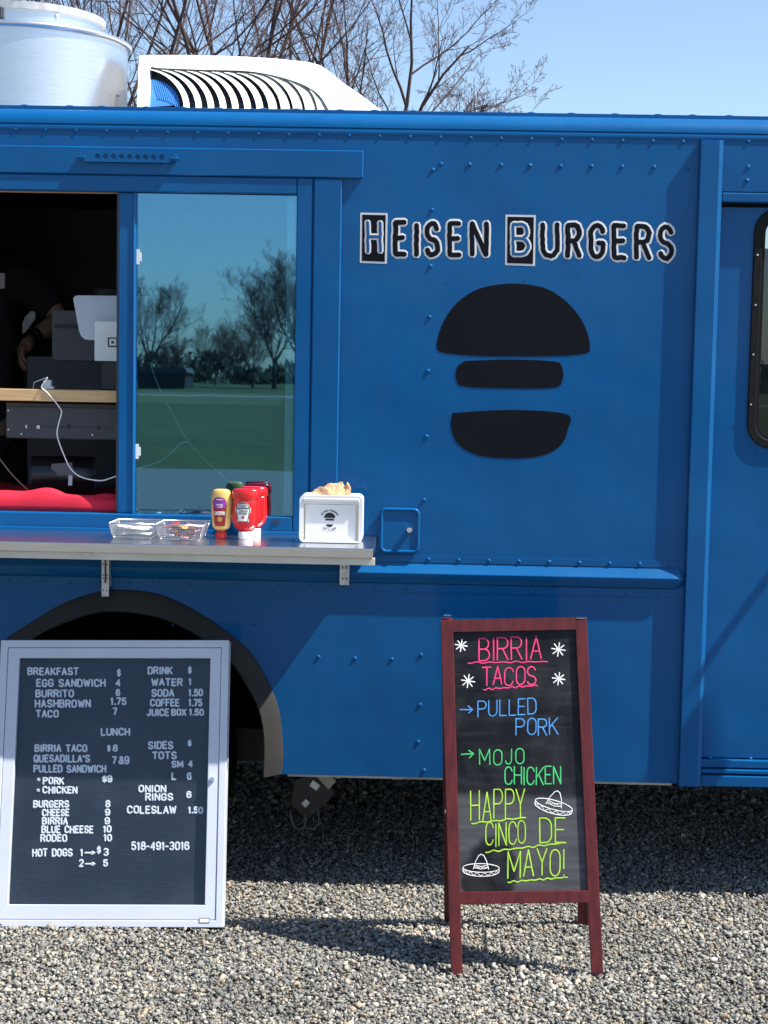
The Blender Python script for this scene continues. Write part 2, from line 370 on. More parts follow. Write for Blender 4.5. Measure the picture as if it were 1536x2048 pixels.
# ------------------------------------------------------------------ stroke lettering
def arc(cx, cy, rx, ry, a0, a1, n=9):
    return [(cx+rx*math.cos(R(a0+(a1-a0)*i/n)), cy+ry*math.sin(R(a0+(a1-a0)*i/n))) for i in range(n+1)]
_O = arc(.5, .7, .5, .3, 0, 180)+arc(.5, .3, .5, .3, 180, 360)+[(1, .7)]
_P = [(0, 0), (0, 1), (.55, 1)]+arc(.55, .75, .45, .25, 90, -90)+[(0, .5)]
_S = arc(.5, .74, .47, .26, 15, 270)+arc(.5, .24, .5, .24, 90, -165)
G = {
 'A': [[(0, 0), (.5, 1), (1, 0)], [(.17, .33), (.83, .33)]],
 'B': [[(0, 0), (0, 1), (.5, 1)]+arc(.5, .76, .42, .24, 90, -90)+[(0, .52)], [(.5, .52)]+arc(.5, .26, .5, .26, 90, -90)+[(0, 0)]],
 'C': [arc(.5, .7, .5, .3, 12, 180)+arc(.5, .3, .5, .3, 180, 348)],
 'D': [[(0, 0), (0, 1), (.45, 1)]+arc(.45, .68, .55, .32, 90, 0)+arc(.45, .32, .55, .32, 0, -90)+[(0, 0)]],
 'E': [[(1, 1), (0, 1), (0, 0), (1, 0)], [(0, .52), (.85, .52)]],
 'F': [[(1, 1), (0, 1), (0, 0)], [(0, .52), (.85, .52)]],
 'G': [arc(.5, .7, .5, .3, 15, 180)+arc(.5, .3, .5, .3, 180, 350)+[(1, .45), (.55, .45)]],
 'H': [[(0, 0), (0, 1)], [(1, 0), (1, 1)], [(0, .5), (1, .5)]],
 'I': [[(.5, 0), (.5, 1)]],
 'J': [[(.9, 1)]+arc(.45, .28, .45, .28, 0, -170)],
 'K': [[(0, 0), (0, 1)], [(1, 1), (0, .42)], [(.3, .6), (1, 0)]],
 'L': [[(0, 1), (0, 0), (1, 0)]],
 'M': [[(0, 0), (0, 1), (.5, .25), (1, 1), (1, 0)]],
 'N': [[(0, 0), (0, 1), (1, 0), (1, 1)]],
 'O': [_O], 'P': [_P], 'Q': [_O, [(.6, .28), (1.02, -.04)]],
 'R': [_P, [(.5, .5), (1, 0)]],
 'S': [_S],
 'T': [[(0, 1), (1, 1)], [(.5, 1), (.5, 0)]],
 'U': [[(0, 1)]+arc(.5, .3, .5, .3, 180, 360)+[(1, 1)]],
 'V': [[(0, 1), (.5, 0), (1, 1)]],
 'W': [[(0, 1), (.25, 0), (.5, .8), (.75, 0), (1, 1)]],
 'X': [[(0, 0), (1, 1)], [(0, 1), (1, 0)]],
 'Y': [[(0, 1), (.5, .48), (1, 1)], [(.5, .48), (.5, 0)]],
 'Z': [[(0, 1), (1, 1), (0, 0), (1, 0)]],
 '0': [_O], '1': [[(.1, .82), (.6, 1), (.6, 0)]],
 '2': [arc(.5, .72, .48, .28, 165, -25)+[(0, 0), (1, 0)]],
 '3': [arc(.48, .76, .46, .24, 150, -90)+arc(.48, .26, .5, .26, 90, -155)],
 '4': [[(.76, 0), (.76, 1), (0, .3), (1, .3)]],
 '5': [[(.95, 1), (.14, 1), (.06, .56)]+arc(.48, .32, .5, .32, 125, -155)],
 '6': [arc(.5, .3, .5, .3, 180, -180, 16), arc(.5, .7, .5, .3, 25, 180)+[(0, .3)]],
 '7': [[(0, 1), (1, 1), (.35, 0)]],
 '8': [arc(.5, .76, .44, .24, 90, 450, 14), arc(.5, .26, .5, .26, 90, 450, 14)],
 '9': [arc(.5, .7, .5, .3, 0, 360, 16), arc(.5, .3, .5, .3, -155, 0)+[(1, .7)]],
 '$': [[(x, .12+.76*y) for x, y in _S], [(.5, -.02), (.5, 1.02)]],
 '&': [[(1, 0), (.25, .72)]+arc(.48, .82, .25, .18, 205, -30)+[(.2, .42)]+arc(.4, .24, .38, .24, 150, 330)+[(1, .5)]],
 '.': [[(.4, .02), (.6, .02)]], "'": [[(.5, 1), (.45, .74)]], '-': [[(0, .45), (1, .45)]],
 '!': [[(.5, 1), (.45, .28)], [(.45, .03), (.5, .03)]], '>': [[(0, .45), (1, .45)], [(.72, .66), (1, .45), (.72, .24)]],
}
WD = {'I': .18, 'M': 1.25, 'W': 1.35, '1': .55, '.': .18, "'": .18, '!': .2, ' ': .55, '-': .6, 'J': .8, 'E': .85, 'F': .82, 'L': .82, '&': 1.05, '>': 1.6}
def text_px(mb, text, x0, x1, y0, y1, surf, N, w, h, rise=0.0, gap=.42, jit=0.0, rot180=False, rg=rnd):
    tot = sum(WD.get(c, 1.0) for c in text)+gap*(len(text)-1)
    k = (x1-x0)/tot; x = x0
    for c in text:
        cw = WD.get(c, 1.0)*k
        if c != ' ':
            dx, dy = (rg.uniform(-jit, jit)*cw, rg.uniform(-jit, jit)*(y1-y0)) if jit else (0, 0)
            sl = rg.uniform(-jit, jit)*0.8
            for pl in G[c]:
                pts = []
                for gx, gy in pl:
                    px = x+dx+gx*cw+sl*gy*cw; py = y1+dy-gy*(y1-y0)+rise*(x-x0+gx*cw)
                    if rot180: px, py = x0+x1-px, y0+y1-py
                    pts.append(surf(px, py))
                mb.ribbon(pts, N, w, h*rg.uniform(.92, 1.08))
        x += cw+gap*k

# ------------------------------------------------------------------ ground
def ground_mat():
    m = bpy.data.materials.new('gravel_bed'); m.use_nodes = True
    t = m.node_tree; b = t.nodes['Principled BSDF']; b.inputs['Roughness'].default_value = 0.9
    tc = t.nodes.new('ShaderNodeTexCoord'); v = t.nodes.new('ShaderNodeTexVoronoi'); v.inputs['Scale'].default_value = 62
    t.links.new(tc.outputs['Object'], v.inputs['Vector'])
    sp = t.nodes.new('ShaderNodeSeparateColor'); t.links.new(v.outputs['Color'], sp.inputs[0])
    r = t.nodes.new('ShaderNodeValToRGB'); e = r.color_ramp.elements
    e[0].color = (0.08, 0.08, 0.078, 1); e[1].color = (0.30, 0.28, 0.24, 1)
    x = e.new(0.4); x.color = (0.14, 0.14, 0.134, 1); x = e.new(0.8); x.color = (0.17, 0.16, 0.14, 1)
    t.links.new(sp.outputs[0], r.inputs[0]); t.links.new(r.outputs[0], b.inputs['Base Color'])
    k = t.nodes.new('ShaderNodeBump'); k.inputs['Strength'].default_value = 1; k.inputs['Distance'].default_value = 0.01; k.invert = True
    t.links.new(v.outputs['Distance'], k.inputs['Height']); t.links.new(k.outputs[0], b.inputs['Normal'])
    return m
mb = MB(); mb.add([(-500, -23, -.012), (500, -23, -.012), (500, 25, -.012), (-500, 25, -.012)], [(0, 1, 2, 3)])
tag(mb.build('gravel_ground', ground_mat(), recalc=False), kind='structure')
gm = mat('spring_grass', (0.024, 0.036, 0.003), 0.9, col2=(0.048, 0.062, 0.005), vscale=0.35)
mb = MB(); mb.add([(-600, -23, -.008), (-600, -600, -.008), (600, -600, -.008), (600, -23, -.008)], [(0, 1, 2, 3)])
mb.add([(-600, 25, -.008), (600, 25, -.008), (600, 900, -.008), (-600, 900, -.008)], [(0, 1, 2, 3)])
tag(mb.build('grass_field', gm, recalc=False), kind='structure')
mb = MB(); mb.add([(-400, -112, .01), (-400, -122, .01), (400, -122, .01), (400, -112, .01)], [(0, 1, 2, 3)])
tag(mb.build('country_road', mat('grey_road', (0.13, 0.13, 0.125), 0.9), recalc=False), kind='structure')

def stones():
    rg = np.random.default_rng(3)
    vs = []; fs = []
    for k in range(9):                                   # nine broken-stone shapes
        p = rg.normal(size=(13, 3)); p /= np.linalg.norm(p, axis=1)[:, None]
        p *= rg.uniform(.75, 1.1, (13, 1)); p *= np.array([1.0, rg.uniform(.6, .95), rg.uniform(.30, .52)])
        bm = bmesh.new(); bv = [bm.verts.new(q) for q in p]
        bmesh.ops.convex_hull(bm, input=bv)
        for x in [x for x in bm.verts if not x.link_faces]: bm.verts.remove(x)
        bmesh.ops.triangulate(bm, faces=bm.faces); bm.verts.index_update()
        vs.append(np.array([q.co[:] for q in bm.verts])); fs.append(np.array([[a.index for a in f.verts] for f in bm.faces])); bm.free()
    def zone(x0, x1, y0, y1, dens, s0, s1):
        n = int((x1-x0)*(y1-y0)*dens)
        return np.stack([rg.uniform(x0, x1, n), rg.uniform(y0, y1, n), np.exp(rg.normal(math.log(s0), s1, n))], 1)
    P = [zone(-1.55, 1.55, -1.30, 1.0, 13500, .0071, .36)]
    for a in ((-1.55, 1.55, 1.0, 1.7), (-2.8, -1.55, -1.9, 1.7), (1.55, 2.8, -1.9, 1.7), (-1.55, 1.55, -1.9, -1.25), (-3.2, 3.2, -3.9, -1.9)):
        P.append(zone(*a, 3000, .0145, .3))
    P = np.concatenate(P); n = len(P); P[:, 2] = np.clip(P[:, 2], .0035, .021)
    kind = rg.integers(0, 9, n)
    pal = np.array([(.235, .235, .23), (.17, .18, .18), (.30, .29, .27), (.40, .37, .31), (.42, .41, .38), (.165, .17, .175), (.34, .27, .19), (.24, .20, .17), (.22, .24, .24)])
    pc = pal[rg.choice(9, n, p=[.20, .13, .20, .13, .09, .06, .05, .04, .10])]*np.exp(rg.normal(-.30, .18, (n, 1)))*(1+.13*np.sin(P[:, :1]*5.1+1.7*np.sin(P[:, 1:2]*3.7))*np.sin(P[:, 1:2]*6.3+.8))*np.array([1.06, 1.04, 1.0])
    VV = []; FF = []; CC = []; base = 0
    for k in range(9):
        idx = np.where(kind == k)[0]; m = len(idx)
        q = rg.normal(size=(m, 4)); q[:, 1:3] *= .30; q /= np.linalg.norm(q, axis=1)[:, None]
        a, b, c, d = q.T
        Rm = np.stack([1-2*(c*c+d*d), 2*(b*c-a*d), 2*(b*d+a*c), 2*(b*c+a*d), 1-2*(b*b+d*d), 2*(c*d-a*b), 2*(b*d-a*c), 2*(c*d+a*b), 1-2*(b*b+c*c)], 1).reshape(m, 3, 3)
        L = vs[k][None]*P[idx, 2][:, None, None]
        Wd = np.einsum('mij,mvj->mvi', Rm, L)
        Wd[:, :, 0] += P[idx, 0][:, None]; Wd[:, :, 1] += P[idx, 1][:, None]
        und = .004*np.sin(P[idx, 0]*7+1)*np.sin(P[idx, 1]*9)
        Wd[:, :, 2] += (rg.uniform(-.009, .003, m)+und)[:, None]
        nv = vs[k].shape[0]
        VV.append(Wd.reshape(-1, 3)); CC.append(np.repeat(pc[idx], nv, 0))
        FF.append((fs[k][None]+(base+np.arange(m)*nv)[:, None, None]).reshape(-1, 3)); base += m*nv
    V = np.concatenate(VV).astype(np.float32); F_ = np.concatenate(FF).astype(np.int32); C_ = np.concatenate(CC)
    me = bpy.data.meshes.new('gravel_stones')
    me.vertices.add(len(V)); me.vertices.foreach_set('co', V.ravel())
    me.loops.add(F_.size); me.loops.foreach_set('vertex_index', F_.ravel())
    me.polygons.add(len(F_)); me.polygons.foreach_set('loop_start', np.arange(0, F_.size, 3, dtype=np.int32))
    at = me.attributes.new('stone', 'FLOAT_COLOR', 'POINT')
    at.data.foreach_set('color', np.concatenate([C_, np.ones((len(C_), 1))], 1).astype(np.float32).ravel())
    me.update(calc_edges=True); me.validate()
    m = bpy.data.materials.new('crushed_stone'); m.use_nodes = True; t = m.node_tree; b = t.nodes['Principled BSDF']
    a = t.nodes.new('ShaderNodeAttribute'); a.attribute_name = 'stone'
    nn = t.nodes.new('ShaderNodeTexNoise'); nn.inputs['Scale'].default_value = 160; nn.inputs['Detail'].default_value = 4
    tc = t.nodes.new('ShaderNodeTexCoord'); t.links.new(tc.outputs['Object'], nn.inputs['Vector'])
    mr = t.nodes.new('ShaderNodeMapRange'); mr.inputs['To Min'].default_value = .7; mr.inputs['To Max'].default_value = 1.3; t.links.new(nn.outputs[0], mr.inputs[0])
    mu = t.nodes.new('ShaderNodeVectorMath'); mu.operation = 'SCALE'; t.links.new(a.outputs['Color'], mu.inputs[0]); t.links.new(mr.outputs[0], mu.inputs['Scale'])
    t.links.new(mu.outputs[0], b.inputs['Base Color']); b.inputs['Roughness'].default_value = .85; b.inputs['Specular IOR Level'].default_value = .3
    me.materials.append(m)
    o = bpy.data.objects.new('gravel_stones', me); COL.objects.link(o)
    tag(o, 'loose crushed grey gravel stones covering the ground', 'gravel', kind='stuff')
stones()

# ------------------------------------------------------------------ the truck
T = thing('food_truck', 'bright blue riveted food truck with open serving window and lettered side', 'food truck', (0, 0.8, 0))
ROOF = 2.535; BOT = 0.383
XL, XR = -3.3, 0.871       # rear end of the body, left edge of the door pillar
def W(x, y): return atY(x, y, 0.0)
op_l = -1.85; op_r = W(592, 600).x; op_t = W(420, 385).z; op_b = W(300, 1028).z
# wheel arch inner edge
inner_px = [(527, 1549), (528.6, 1475), (520, 1420), (501, 1378), (462, 1319), (407, 1275), (342, 1239.5), (286, 1225), (241, 1221), (195, 1223), (124, 1247.6), (71.6, 1275), (18, 1319), (-22, 1378), (-42, 1420), (-52, 1475), (-54, 1545)]
outer_px = [(563, 1547), (566.7, 1508), (561, 1436), (546.5, 1384), (507.4, 1313), (456, 1265), (391, 1221.6), (325.5, 1190.7), (277, 1181.6), (234, 1180), (202, 1182.5), (130, 1205), (68, 1241), (13, 1277), (-38, 1320), (-76, 1384), (-92, 1436), (-97, 1508), (-94, 1540)]
def smooth_line(pts, n=4):
    out = []
    for i in range(len(pts)-1):
        p0, p1, p2, p3 = (Vector(pts[max(0, min(len(pts)-1, j))]) for j in (i-1, i, i+1, i+2))
        for k in range(n):
            t = k/n
            out.append(0.5*((2*p1)+(p2-p0)*t+(2*p0-5*p1+4*p2-p3)*t*t+(3*p1-p0-3*p2+p3)*t**3))
    out.append(Vector(pts[-1])); return out
inner = [W(*p) for p in smooth_line([Vector((*p, 0))[:2] for p in inner_px])]
outer = [W(*p) for p in smooth_line([Vector((*p, 0))[:2] for p in outer_px])]
ring_in = [Vector((p.x, 0, p.z)) for p in inner]
ring_in[0].z = ring_in[-1].z = BOT
outline = [Vector((XL, 0, BOT)), Vector((XL, 0, 2.46)), Vector((XR, 0, 2.46)), Vector((XR, 0, BOT))] + ring_in
hole = [Vector((op_l, 0, op_b)), Vector((op_r, 0, op_b)), Vector((op_r, 0, op_t)), Vector((op_l, 0, op_t))]
MB().solid(outline, (0, .03, 0), [hole]).build('side_panel', M['blue'], T)
# rounded roof rail
pr = [(.006, 2.452), (-.001, 2.452), (-.0025, 2.4545), (-.003, 2.463), (-.002, 2.471), (.0, 2.474)]
pr += [(.060-.063*math.cos(R(a)), 2.476+.052*math.sin(R(a))) for a in range(0, 91, 9)]
pr += [(.060, 2.540), (.075, 2.543), (.11, 2.543), (.11, 2.452)]
o = MB().sweep(pr, XL-.04, 2.05).build('roof_rail', M['blue'], T); autosmooth(o, 50)
rb = None
for i in range(22):
    q = atY(-20+78*i+rnd.uniform(-12, 12), 215, .085)
    if rb is None: rb = MB().lathe((0, 0, 0), [(.016, 0), (.015, .0018), (.010, .0036), (.002, .0044)], 14).build('roof_bolt', M['blue'], None, smooth=True); o = rb
    else: o = rb.copy(); COL.objects.link(o)
    o.parent = T; o.location = Vector((q.x, .09, 2.543))-T.location
MB().box(-.55, .80, 1.28, 1.75, .10, .42).build('underbody_light_block', M['black_plastic'], T, bevel=.03, seg=3)  # unseen block, added to keep far-side light off the ground below
MB().box(XL-.02, 2.02, .11, 2.12, 2.50, 2.541).build('roof', M['blue'], T, bevel=.01)
MB().box(XL, .90, 2.10, 2.13, BOT, 2.50).build('far_side_panel', M['blue'], T)
MB().box(XL-.03, XL, .0, 2.13, BOT, 2.50).build('rear_panel', M['blue'], T)
MB().box(XL, -1.75, .06, 2.08, .42, .60).box(-1.75, -.30, .80, 2.08, .42, .60).box(-.30, 2.3, .06, 2.08, .42, .60).build('chassis', M['dark'], T)
MB().box(-1.75, -.30, .78, .80, .30, 1.04).box(-1.75, -.30, .032, .78, 1.03, 1.05).box(-1.76, -1.75, .032, .78, BOT, 1.03).box(-.30, -.29, .032, .78, BOT, 1.03).build('wheel_well', M['dark'], T)
MB().box(XL, .86, .5, .62, .30, .42).box(XL, 2.4, 1.5, 1.62, .30, .42).box(-1.08, -.92, .3, 1.9, .34, .46).build('chassis_rail', M['black_plastic'], T)
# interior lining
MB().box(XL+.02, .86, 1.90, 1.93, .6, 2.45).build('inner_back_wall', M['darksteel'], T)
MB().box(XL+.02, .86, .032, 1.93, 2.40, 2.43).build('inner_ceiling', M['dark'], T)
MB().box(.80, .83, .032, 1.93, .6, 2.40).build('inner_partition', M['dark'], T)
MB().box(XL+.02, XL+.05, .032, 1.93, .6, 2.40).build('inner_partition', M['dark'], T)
# pillar
zp1 = 2.452; PY = -.0215
pf = [(XR, .05), (XR, PY+.002), (XR+.002, PY), (.9290, PY), (.9312, PY+.0012), (.9425, PY+.0092), (.9438, PY+.0130), (.944, .05)]
MB().solid([(x, y, BOT-.004) for x, y in pf], (0, 0, zp1-BOT+.004)).build('door_pillar', M['blue'], T)
# cab side above the door, header drip, door
hd = W(1490, 384).z; hd2 = W(1490, 405).z; dt = hd2
MB().box(.9445, 1.80, .0, .03, hd, 2.46).build('cab_header_panel', M['blue'], T, bevel=.0015)
MB().box(.9445, 1.80, -.004, .05, hd2, hd-.0025).build('door_drip_rail', M['blue'], T, bevel=.004)
DY = .026
MB().box(.9445, 1.80, .045, .06, dt-.02, dt+.06).build('door_top_seal', M['rubber'], T)
dl = .9465
zs1, zs2, zs3 = W(1470, 1522).z, W(1470, 1550).z, W(1470, 1573).z
dw = rrect(atY(1503, 700, DY).x, 1.62, atY(1520, 893, DY).z, atY(1520, 418, DY).z, .075, DY)
D = MB().solid([(dl, DY, zs1+.004), (dl, DY, dt-.012), (1.78, DY, dt-.012), (1.78, DY, zs1+.004)], (0, .03, 0), [dw]).build('cab_door', M['blue'], T, bevel=.0015)
xa, xb = min(p[0] for p in dw), max(p[0] for p in dw); za, zb = min(p[2] for p in dw), max(p[2] for p in dw)
gk = MB().solid(rrect(xa-.006, xb+.006, za-.006, zb+.006, .08, DY-.009), (0, .012, 0), [rrect(xa+.020, xb-.020, za+.020, zb-.020, .055, DY-.009)]).build('window_gasket', M['rubber'], D, bevel=.003)
MB().solid(rrect(xa+.022, xb-.022, za+.022, zb-.022, .05, DY+.004), (0, .004, 0)).build('door_glass', M['cabglass'], D)
mb = MB().solid(rrect(xa+.018, xb-.018, za+.018, zb-.018, .057, DY-.004), (0, .006, 0), [rrect(xa+.030, xb-.030, za+.030, zb-.030, .047, DY-.004)])
mb.build('inner_window_frame', M['rubber'], D)
for (x, y) in ((1515, 510), (1511, 610), (1506.5, 709), (1501.5, 809)):
    p = atY(x, y, DY-.009); MB().tube([p+Vector((0, .002, 0)), p-Vector((0, .003, 0))], .0034, 10).build('screw', M['chrome'], gk, bevel=.001)
MB().box(dl-.001, 1.80, .010, .05, zs1-.026, zs1).build('door_sill_strip', M['blue'], T, bevel=.003)
MB().box(dl-.001, 1.80, .000, .05, zs2+.003, zs1-.030).build('door_sill', M['blue'], T, bevel=.003)
MB().box(dl-.001, 1.80, -.006, .05, zs3, zs2-.003).build('step_plate', M['blue'], T, bevel=.003)
# cab interior and front end (right of the picture)
MB().box(.84, 1.80, .6, 2.05, .6, 1.25).build('cab_interior', M['dark'], T, bevel=.02)
MB().box(1.0, 1.35, .35, .42, 1.3, 2.15).box(1.05, 1.4, .3, .75, 1.05, 1.2).build('driver_seat', M['charcoal'], T, bevel=.03)
MB().solid([(1.80, 0, BOT), (1.80, 0, 2.46), (1.98, 0, 2.46), (2.30, 0, 1.45), (2.75, 0, 1.30), (2.85, 0, .75), (2.80, 0, .45), (2.52, 0, .45), (2.45, 0, .72), (2.2, 0, .84), (1.95, 0, .72), (1.88, 0, BOT)], (0, 2.12, 0)).build('cab_front', M['blue'], T, bevel=.02)
for i, wx in enumerate((-.985, 2.2)):
    for yy in ((.06, 1.80) if i == 0 else (.04, 1.84)):
        tw = .24
        wl = MB(); pf = [(.20, 0), (.33, -.005), (.375, .02), (.385, .06), (.385, tw-.06), (.375, tw-.02), (.33, tw), (.20, tw)]
        vs = []; n = 56
        for r_, d_ in pf:
            for j in range(n):
                q = 2*math.pi*j/n; vs.append((wx+r_*math.cos(q), yy+d_, .383+r_*math.sin(q)))
        wl.add(vs, [(a*n+j, a*n+(j+1) % n, ((a+1) % 8)*n+(j+1) % n, ((a+1) % 8)*n+j) for a in range(8) for j in range(n)])
        ty = wl.build('wheel', M['tyre'], T, smooth=True)
        rm = MB(); vs = []
        for r_, d_ in [(.205, .02), (.19, .05), (.10, .07), (.09, .02), (.001, .02), (.001, .2), (.2, .2)]:
            for j in range(n):
                q = 2*math.pi*j/n; vs.append((wx+r_*math.cos(q), yy+d_, .383+r_*math.sin(q)))
        rm.add(vs, [(a*n+j, a*n+(j+1) % n, (a+1)*n+(j+1) % n, (a+1)*n+j) for a in range(6) for j in range(n)])
        rm.build('rim', M['dark'], ty, smooth=True)
# wheel arch flare : outer lip on the panel, rising outward to the inner edge
fl = MB()
def resample(l, n):
    d = [0]
    for a, b in zip(l, l[1:]): d.append(d[-1]+(b-a).length)
    out = []
    for i in range(n):
        s_ = d[-1]*i/(n-1); k = max(j for j in range(len(d)) if d[j] <= s_+1e-9); k = min(k, len(l)-2)
        t = (s_-d[k])/max(1e-9, d[k+1]-d[k]); out.append(l[k].lerp(l[k+1], t))
    return out
A_, B_ = resample(outer, 60), resample(inner, 60)
rows = []
for a, b in zip(A_, B_):
    rows.append([(a.x, .002, a.z), (a.x, -.008, a.z), (a.x*.93+b.x*.07, -.013, a.z*.93+b.z*.07), (a.x*.5+b.x*.5, -.028, a.z*.5+b.z*.5), (a.x*.08+b.x*.92, -.040, a.z*.08+b.z*.92), (b.x, -.036, b.z), (b.x, .035, b.z), (a.x*.4+b.x*.6, .035, a.z*.4+b.z*.6)])
n = 8
fl.add([p for r_ in rows for p in r_], [(i*n+j, i*n+(j+1) % n, (i+1)*n+(j+1) % n, (i+1)*n+j) for i in range(59) for j in range(n)] + [tuple(range(n)), tuple(reversed(range(59*n, 60*n)))])
autosmooth(fl.build('wheel_arch_flare', M['flare'], T), 50)
# belt rail
zt, zr, zb_ = W(1040, 1130).z, W(1040, 1150).z, W(1040, 1172).z
zf1, zf2 = W(1040, 1116).z, W(1040, 1188).z
mb = MB(); xe = W(1370, 1158).x; x0b = W(120, 1120).x
x0b = XL
MB().box(x0b, XR-.003, -.0035, .0, zt+.002, zf1).box(x0b, XR-.003, -.0035, 0, zf2, zb_-.002).build('rail_flange', M['blue'], T)
pb = [(0, zt)]; H_ = (zt-zb_)
pb += [(-.0060, zt-(zt-zr)*.26), (-.0165, zr+.0055), (-.0188, zr+.0028), (-.0200, zr), (-.0198, zr-.003), (-.0175, zr-.009), (-.0075, zb_+.006), (-.002, zb_+.001), (0, zb_)]
nb = len(pb); vs = []
xs = [(x0b, 1.0)] + [(xe-.05+.05*math.sin(R(a)), math.cos(R(a))) for a in range(0, 86, 9)]
for x, k in xs:
    vs += [(x, y*max(k, .05)-.0005, zr+(z-zr)*(0.35+.65*max(k, .05))) for y, z in pb]
fs = [(i*nb+j, i*nb+(j+1) % nb, (i+1)*nb+(j+1) % nb, (i+1)*nb+j) for i in range(len(xs)-1) for j in range(nb)] + [tuple(range(nb)), tuple(reversed(range((len(xs)-1)*nb, len(xs)*nb)))]
mb.add(vs, fs); autosmooth(mb.build('belt_rail', M['blue'], T), 24)
# pale edge under the skirt
MB().box(W(575, 1550).x, XR-.02, .004, .028, BOT-.008, BOT-.0005).build('skirt_edge', mat('raw_aluminium_edge', (.45, .42, .36), .6, metal=.3, vary=.2), T)
MB().box(XL, W(-99, 1548).x, .004, .028, BOT-.008, BOT-.0005).build('skirt_edge', bpy.data.materials['raw_aluminium_edge'], T)
# rivets
rv = MB(); rv.lathe((0, 0, 0), [(.0072, 0), (.0069, .0010), (.0055, .0024), (.0032, .0033), (.0006, .0036)], 12)
rv.v = [(x, -z, y) for x, y, z in rv.v]
rbase = None
def rivet(p, s=1.0):
    global rbase
    if rbase is None:
        rbase = rv.build('rivet', M['blue'], None, smooth=True); o = rbase
    else:
        o = rbase.copy(); COL.objects.link(o)
    o.parent = T; o.location = Vector(p)-T.location; o.scale = (s, s, s)
riv = []
x = -30.0
while x < 1372: riv.append((x, 258+.0187*x)); x += 60.7
riv += [(882, 328), (939, 329), (1002, 330), (1060, 331), (1121, 332), (1183, 332.5), (1244, 333.5), (1308, 334.5), (1374, 336)]
riv += [(866, 340), (864, 420), (861, 532), (859, 634), (856, 742), (853, 873), (848, 1000)]
riv += [(637, 1314), (710, 1317), (783.5, 1318.6), (842, 1310), (840, 1410), (836, 1484), (848, 1541)]
riv += [(1497, 283), (1496, 334), (1494, 361)]
for p in riv: rivet(W(*p))
for i in range(9): q = W(857+60.3*i, 1118.7+.0216*60.3*i); rivet(Vector((q.x, -.0035, q.z)), .95)
for i in range(13): q = W(560+63*i, 1169+.02*63*i+(3 if i > 2 else 0)); rivet(Vector((q.x, -.0035, q.z+.000)), .75)
for i in range(8): q = W(20+60*i, 1162+.018*60*i); rivet(Vector((q.x, -.0035, q.z)), .75)
for p in ((1500.5, 1518), (1420, 1516), (1514, 908)): rivet(atY(*p, DY), .9)
for p in ((508, 1192), (508, 1250), (345, 1000+250),): rivet(W(*p), .6)

for x, y in ((892, 567), (1048, 560), (1158, 558), (523, 1184), (523, 1203), (523, 1229)):
    q = W(x, y); MB().tube([(q.x, .0005, q.z), (q.x, -.0008, q.z)], .0022, 8).build('screw_hole', M['ink'], T)
# ------- serving window
HY = -.016
hx1 = W(727, 330).x; hz1, hz0 = atY(400, 296, HY).z, atY(400, 351, HY).z
MB().box(-2.2, hx1, HY, 0, hz0, hz1).build('window_header', M['blue'], T, bevel=.003, seg=1)
FY = -.012
fx_out, fx_in = atY(680, 650, FY).x, atY(622, 650, FY).x
MB().box(fx_in+.003, fx_out, FY-.002, 0, W(650, 1068).z, hz0-.002).build('window_side_trim', M['blue'], T, bevel=.0042, seg=1)
gl_r, gl_l = atY(590, 700, 0).x, atY(271, 700, 0).x
gz1, gz0 = atY(430, 388, 0).z, atY(430, 1030, 0).z
ol_r = atY(233, 700, 0).x
sz0 = W(400, 1066).z
fr = MB()
fr.box(gl_r, fx_in, FY, .03, sz0, hz0-.002)                  # right stile
fr.box(-1.9, gl_r, FY, .03, gz1+.002, hz0-.002)              # head
fr.box(-1.9, gl_r, FY, .03, sz0, gz0-.001)                   # sill
fr.box(-1.9, -1.85, FY, .03, gz0-.001, gz1+.002)
fr.build('window_frame', M['blue'], T, bevel=.0036, seg=1)
MB().box(-1.9, fx_in-.02, FY-.008, FY, sz0-.003, sz0+.012).build('sill_lip', M['blue'], T, bevel=.003)
sash = MB().box(ol_r+.006, gl_l-.003, -.002, .028, gz0, gz1).build('sash_stile', M['blue'], T, bevel=.003)
MB().box(ol_r, ol_r+.006, .0, .04, gz0+.002, gz1-.002).build('stile_edge', M['charcoal'], sash)
MB().solid([(gl_l-.006, -.0065, gz0), (gl_l+.0005, -.001, gz0), (gl_l+.0005, .010, gz0), (gl_l-.006, .010, gz0)], (0, 0, gz1-gz0)).build('glazing_bead', M['blue'], sash)
MB().box(gl_l, gl_r, .012, .016, gz0, gz1).build('window_glass', M['window'], T)
MB().box(atY(571, 700, .02).x, atY(587, 700, .02).x, .020, .034, gz0, gz1).build('glass_edge_channel', M['white_plastic'], T, bevel=.002)
for yy in (513, 903):
    z = atY(275, yy, 0).z
    MB().box(gl_l-.001, gl_l+.010, .0085, .0118, z-.024, z+.024).box(gl_l+.010, gl_l+.016, .0085, .0118, z-.014, z+.014).build('sash_clip', M['white_plastic'], sash)
for (a, b, y) in ((545, 560, 1043), (541, 563, 1058)):
    p, q = atY(a, y, FY-.001), atY(b, y, FY-.001)
    MB().solid(rrect(p.x, q.x, p.z-.004, p.z+.004, .002, FY-.003, 3), (0, .003, 0)).build('drain_slot', M['charcoal'] if y < 1050 else M['blue'], T)
MB().box(-1.85, ol_r, .030, .05, op_t-.004, op_t-.0005+.02).build('awning_track', M['pine'], T)
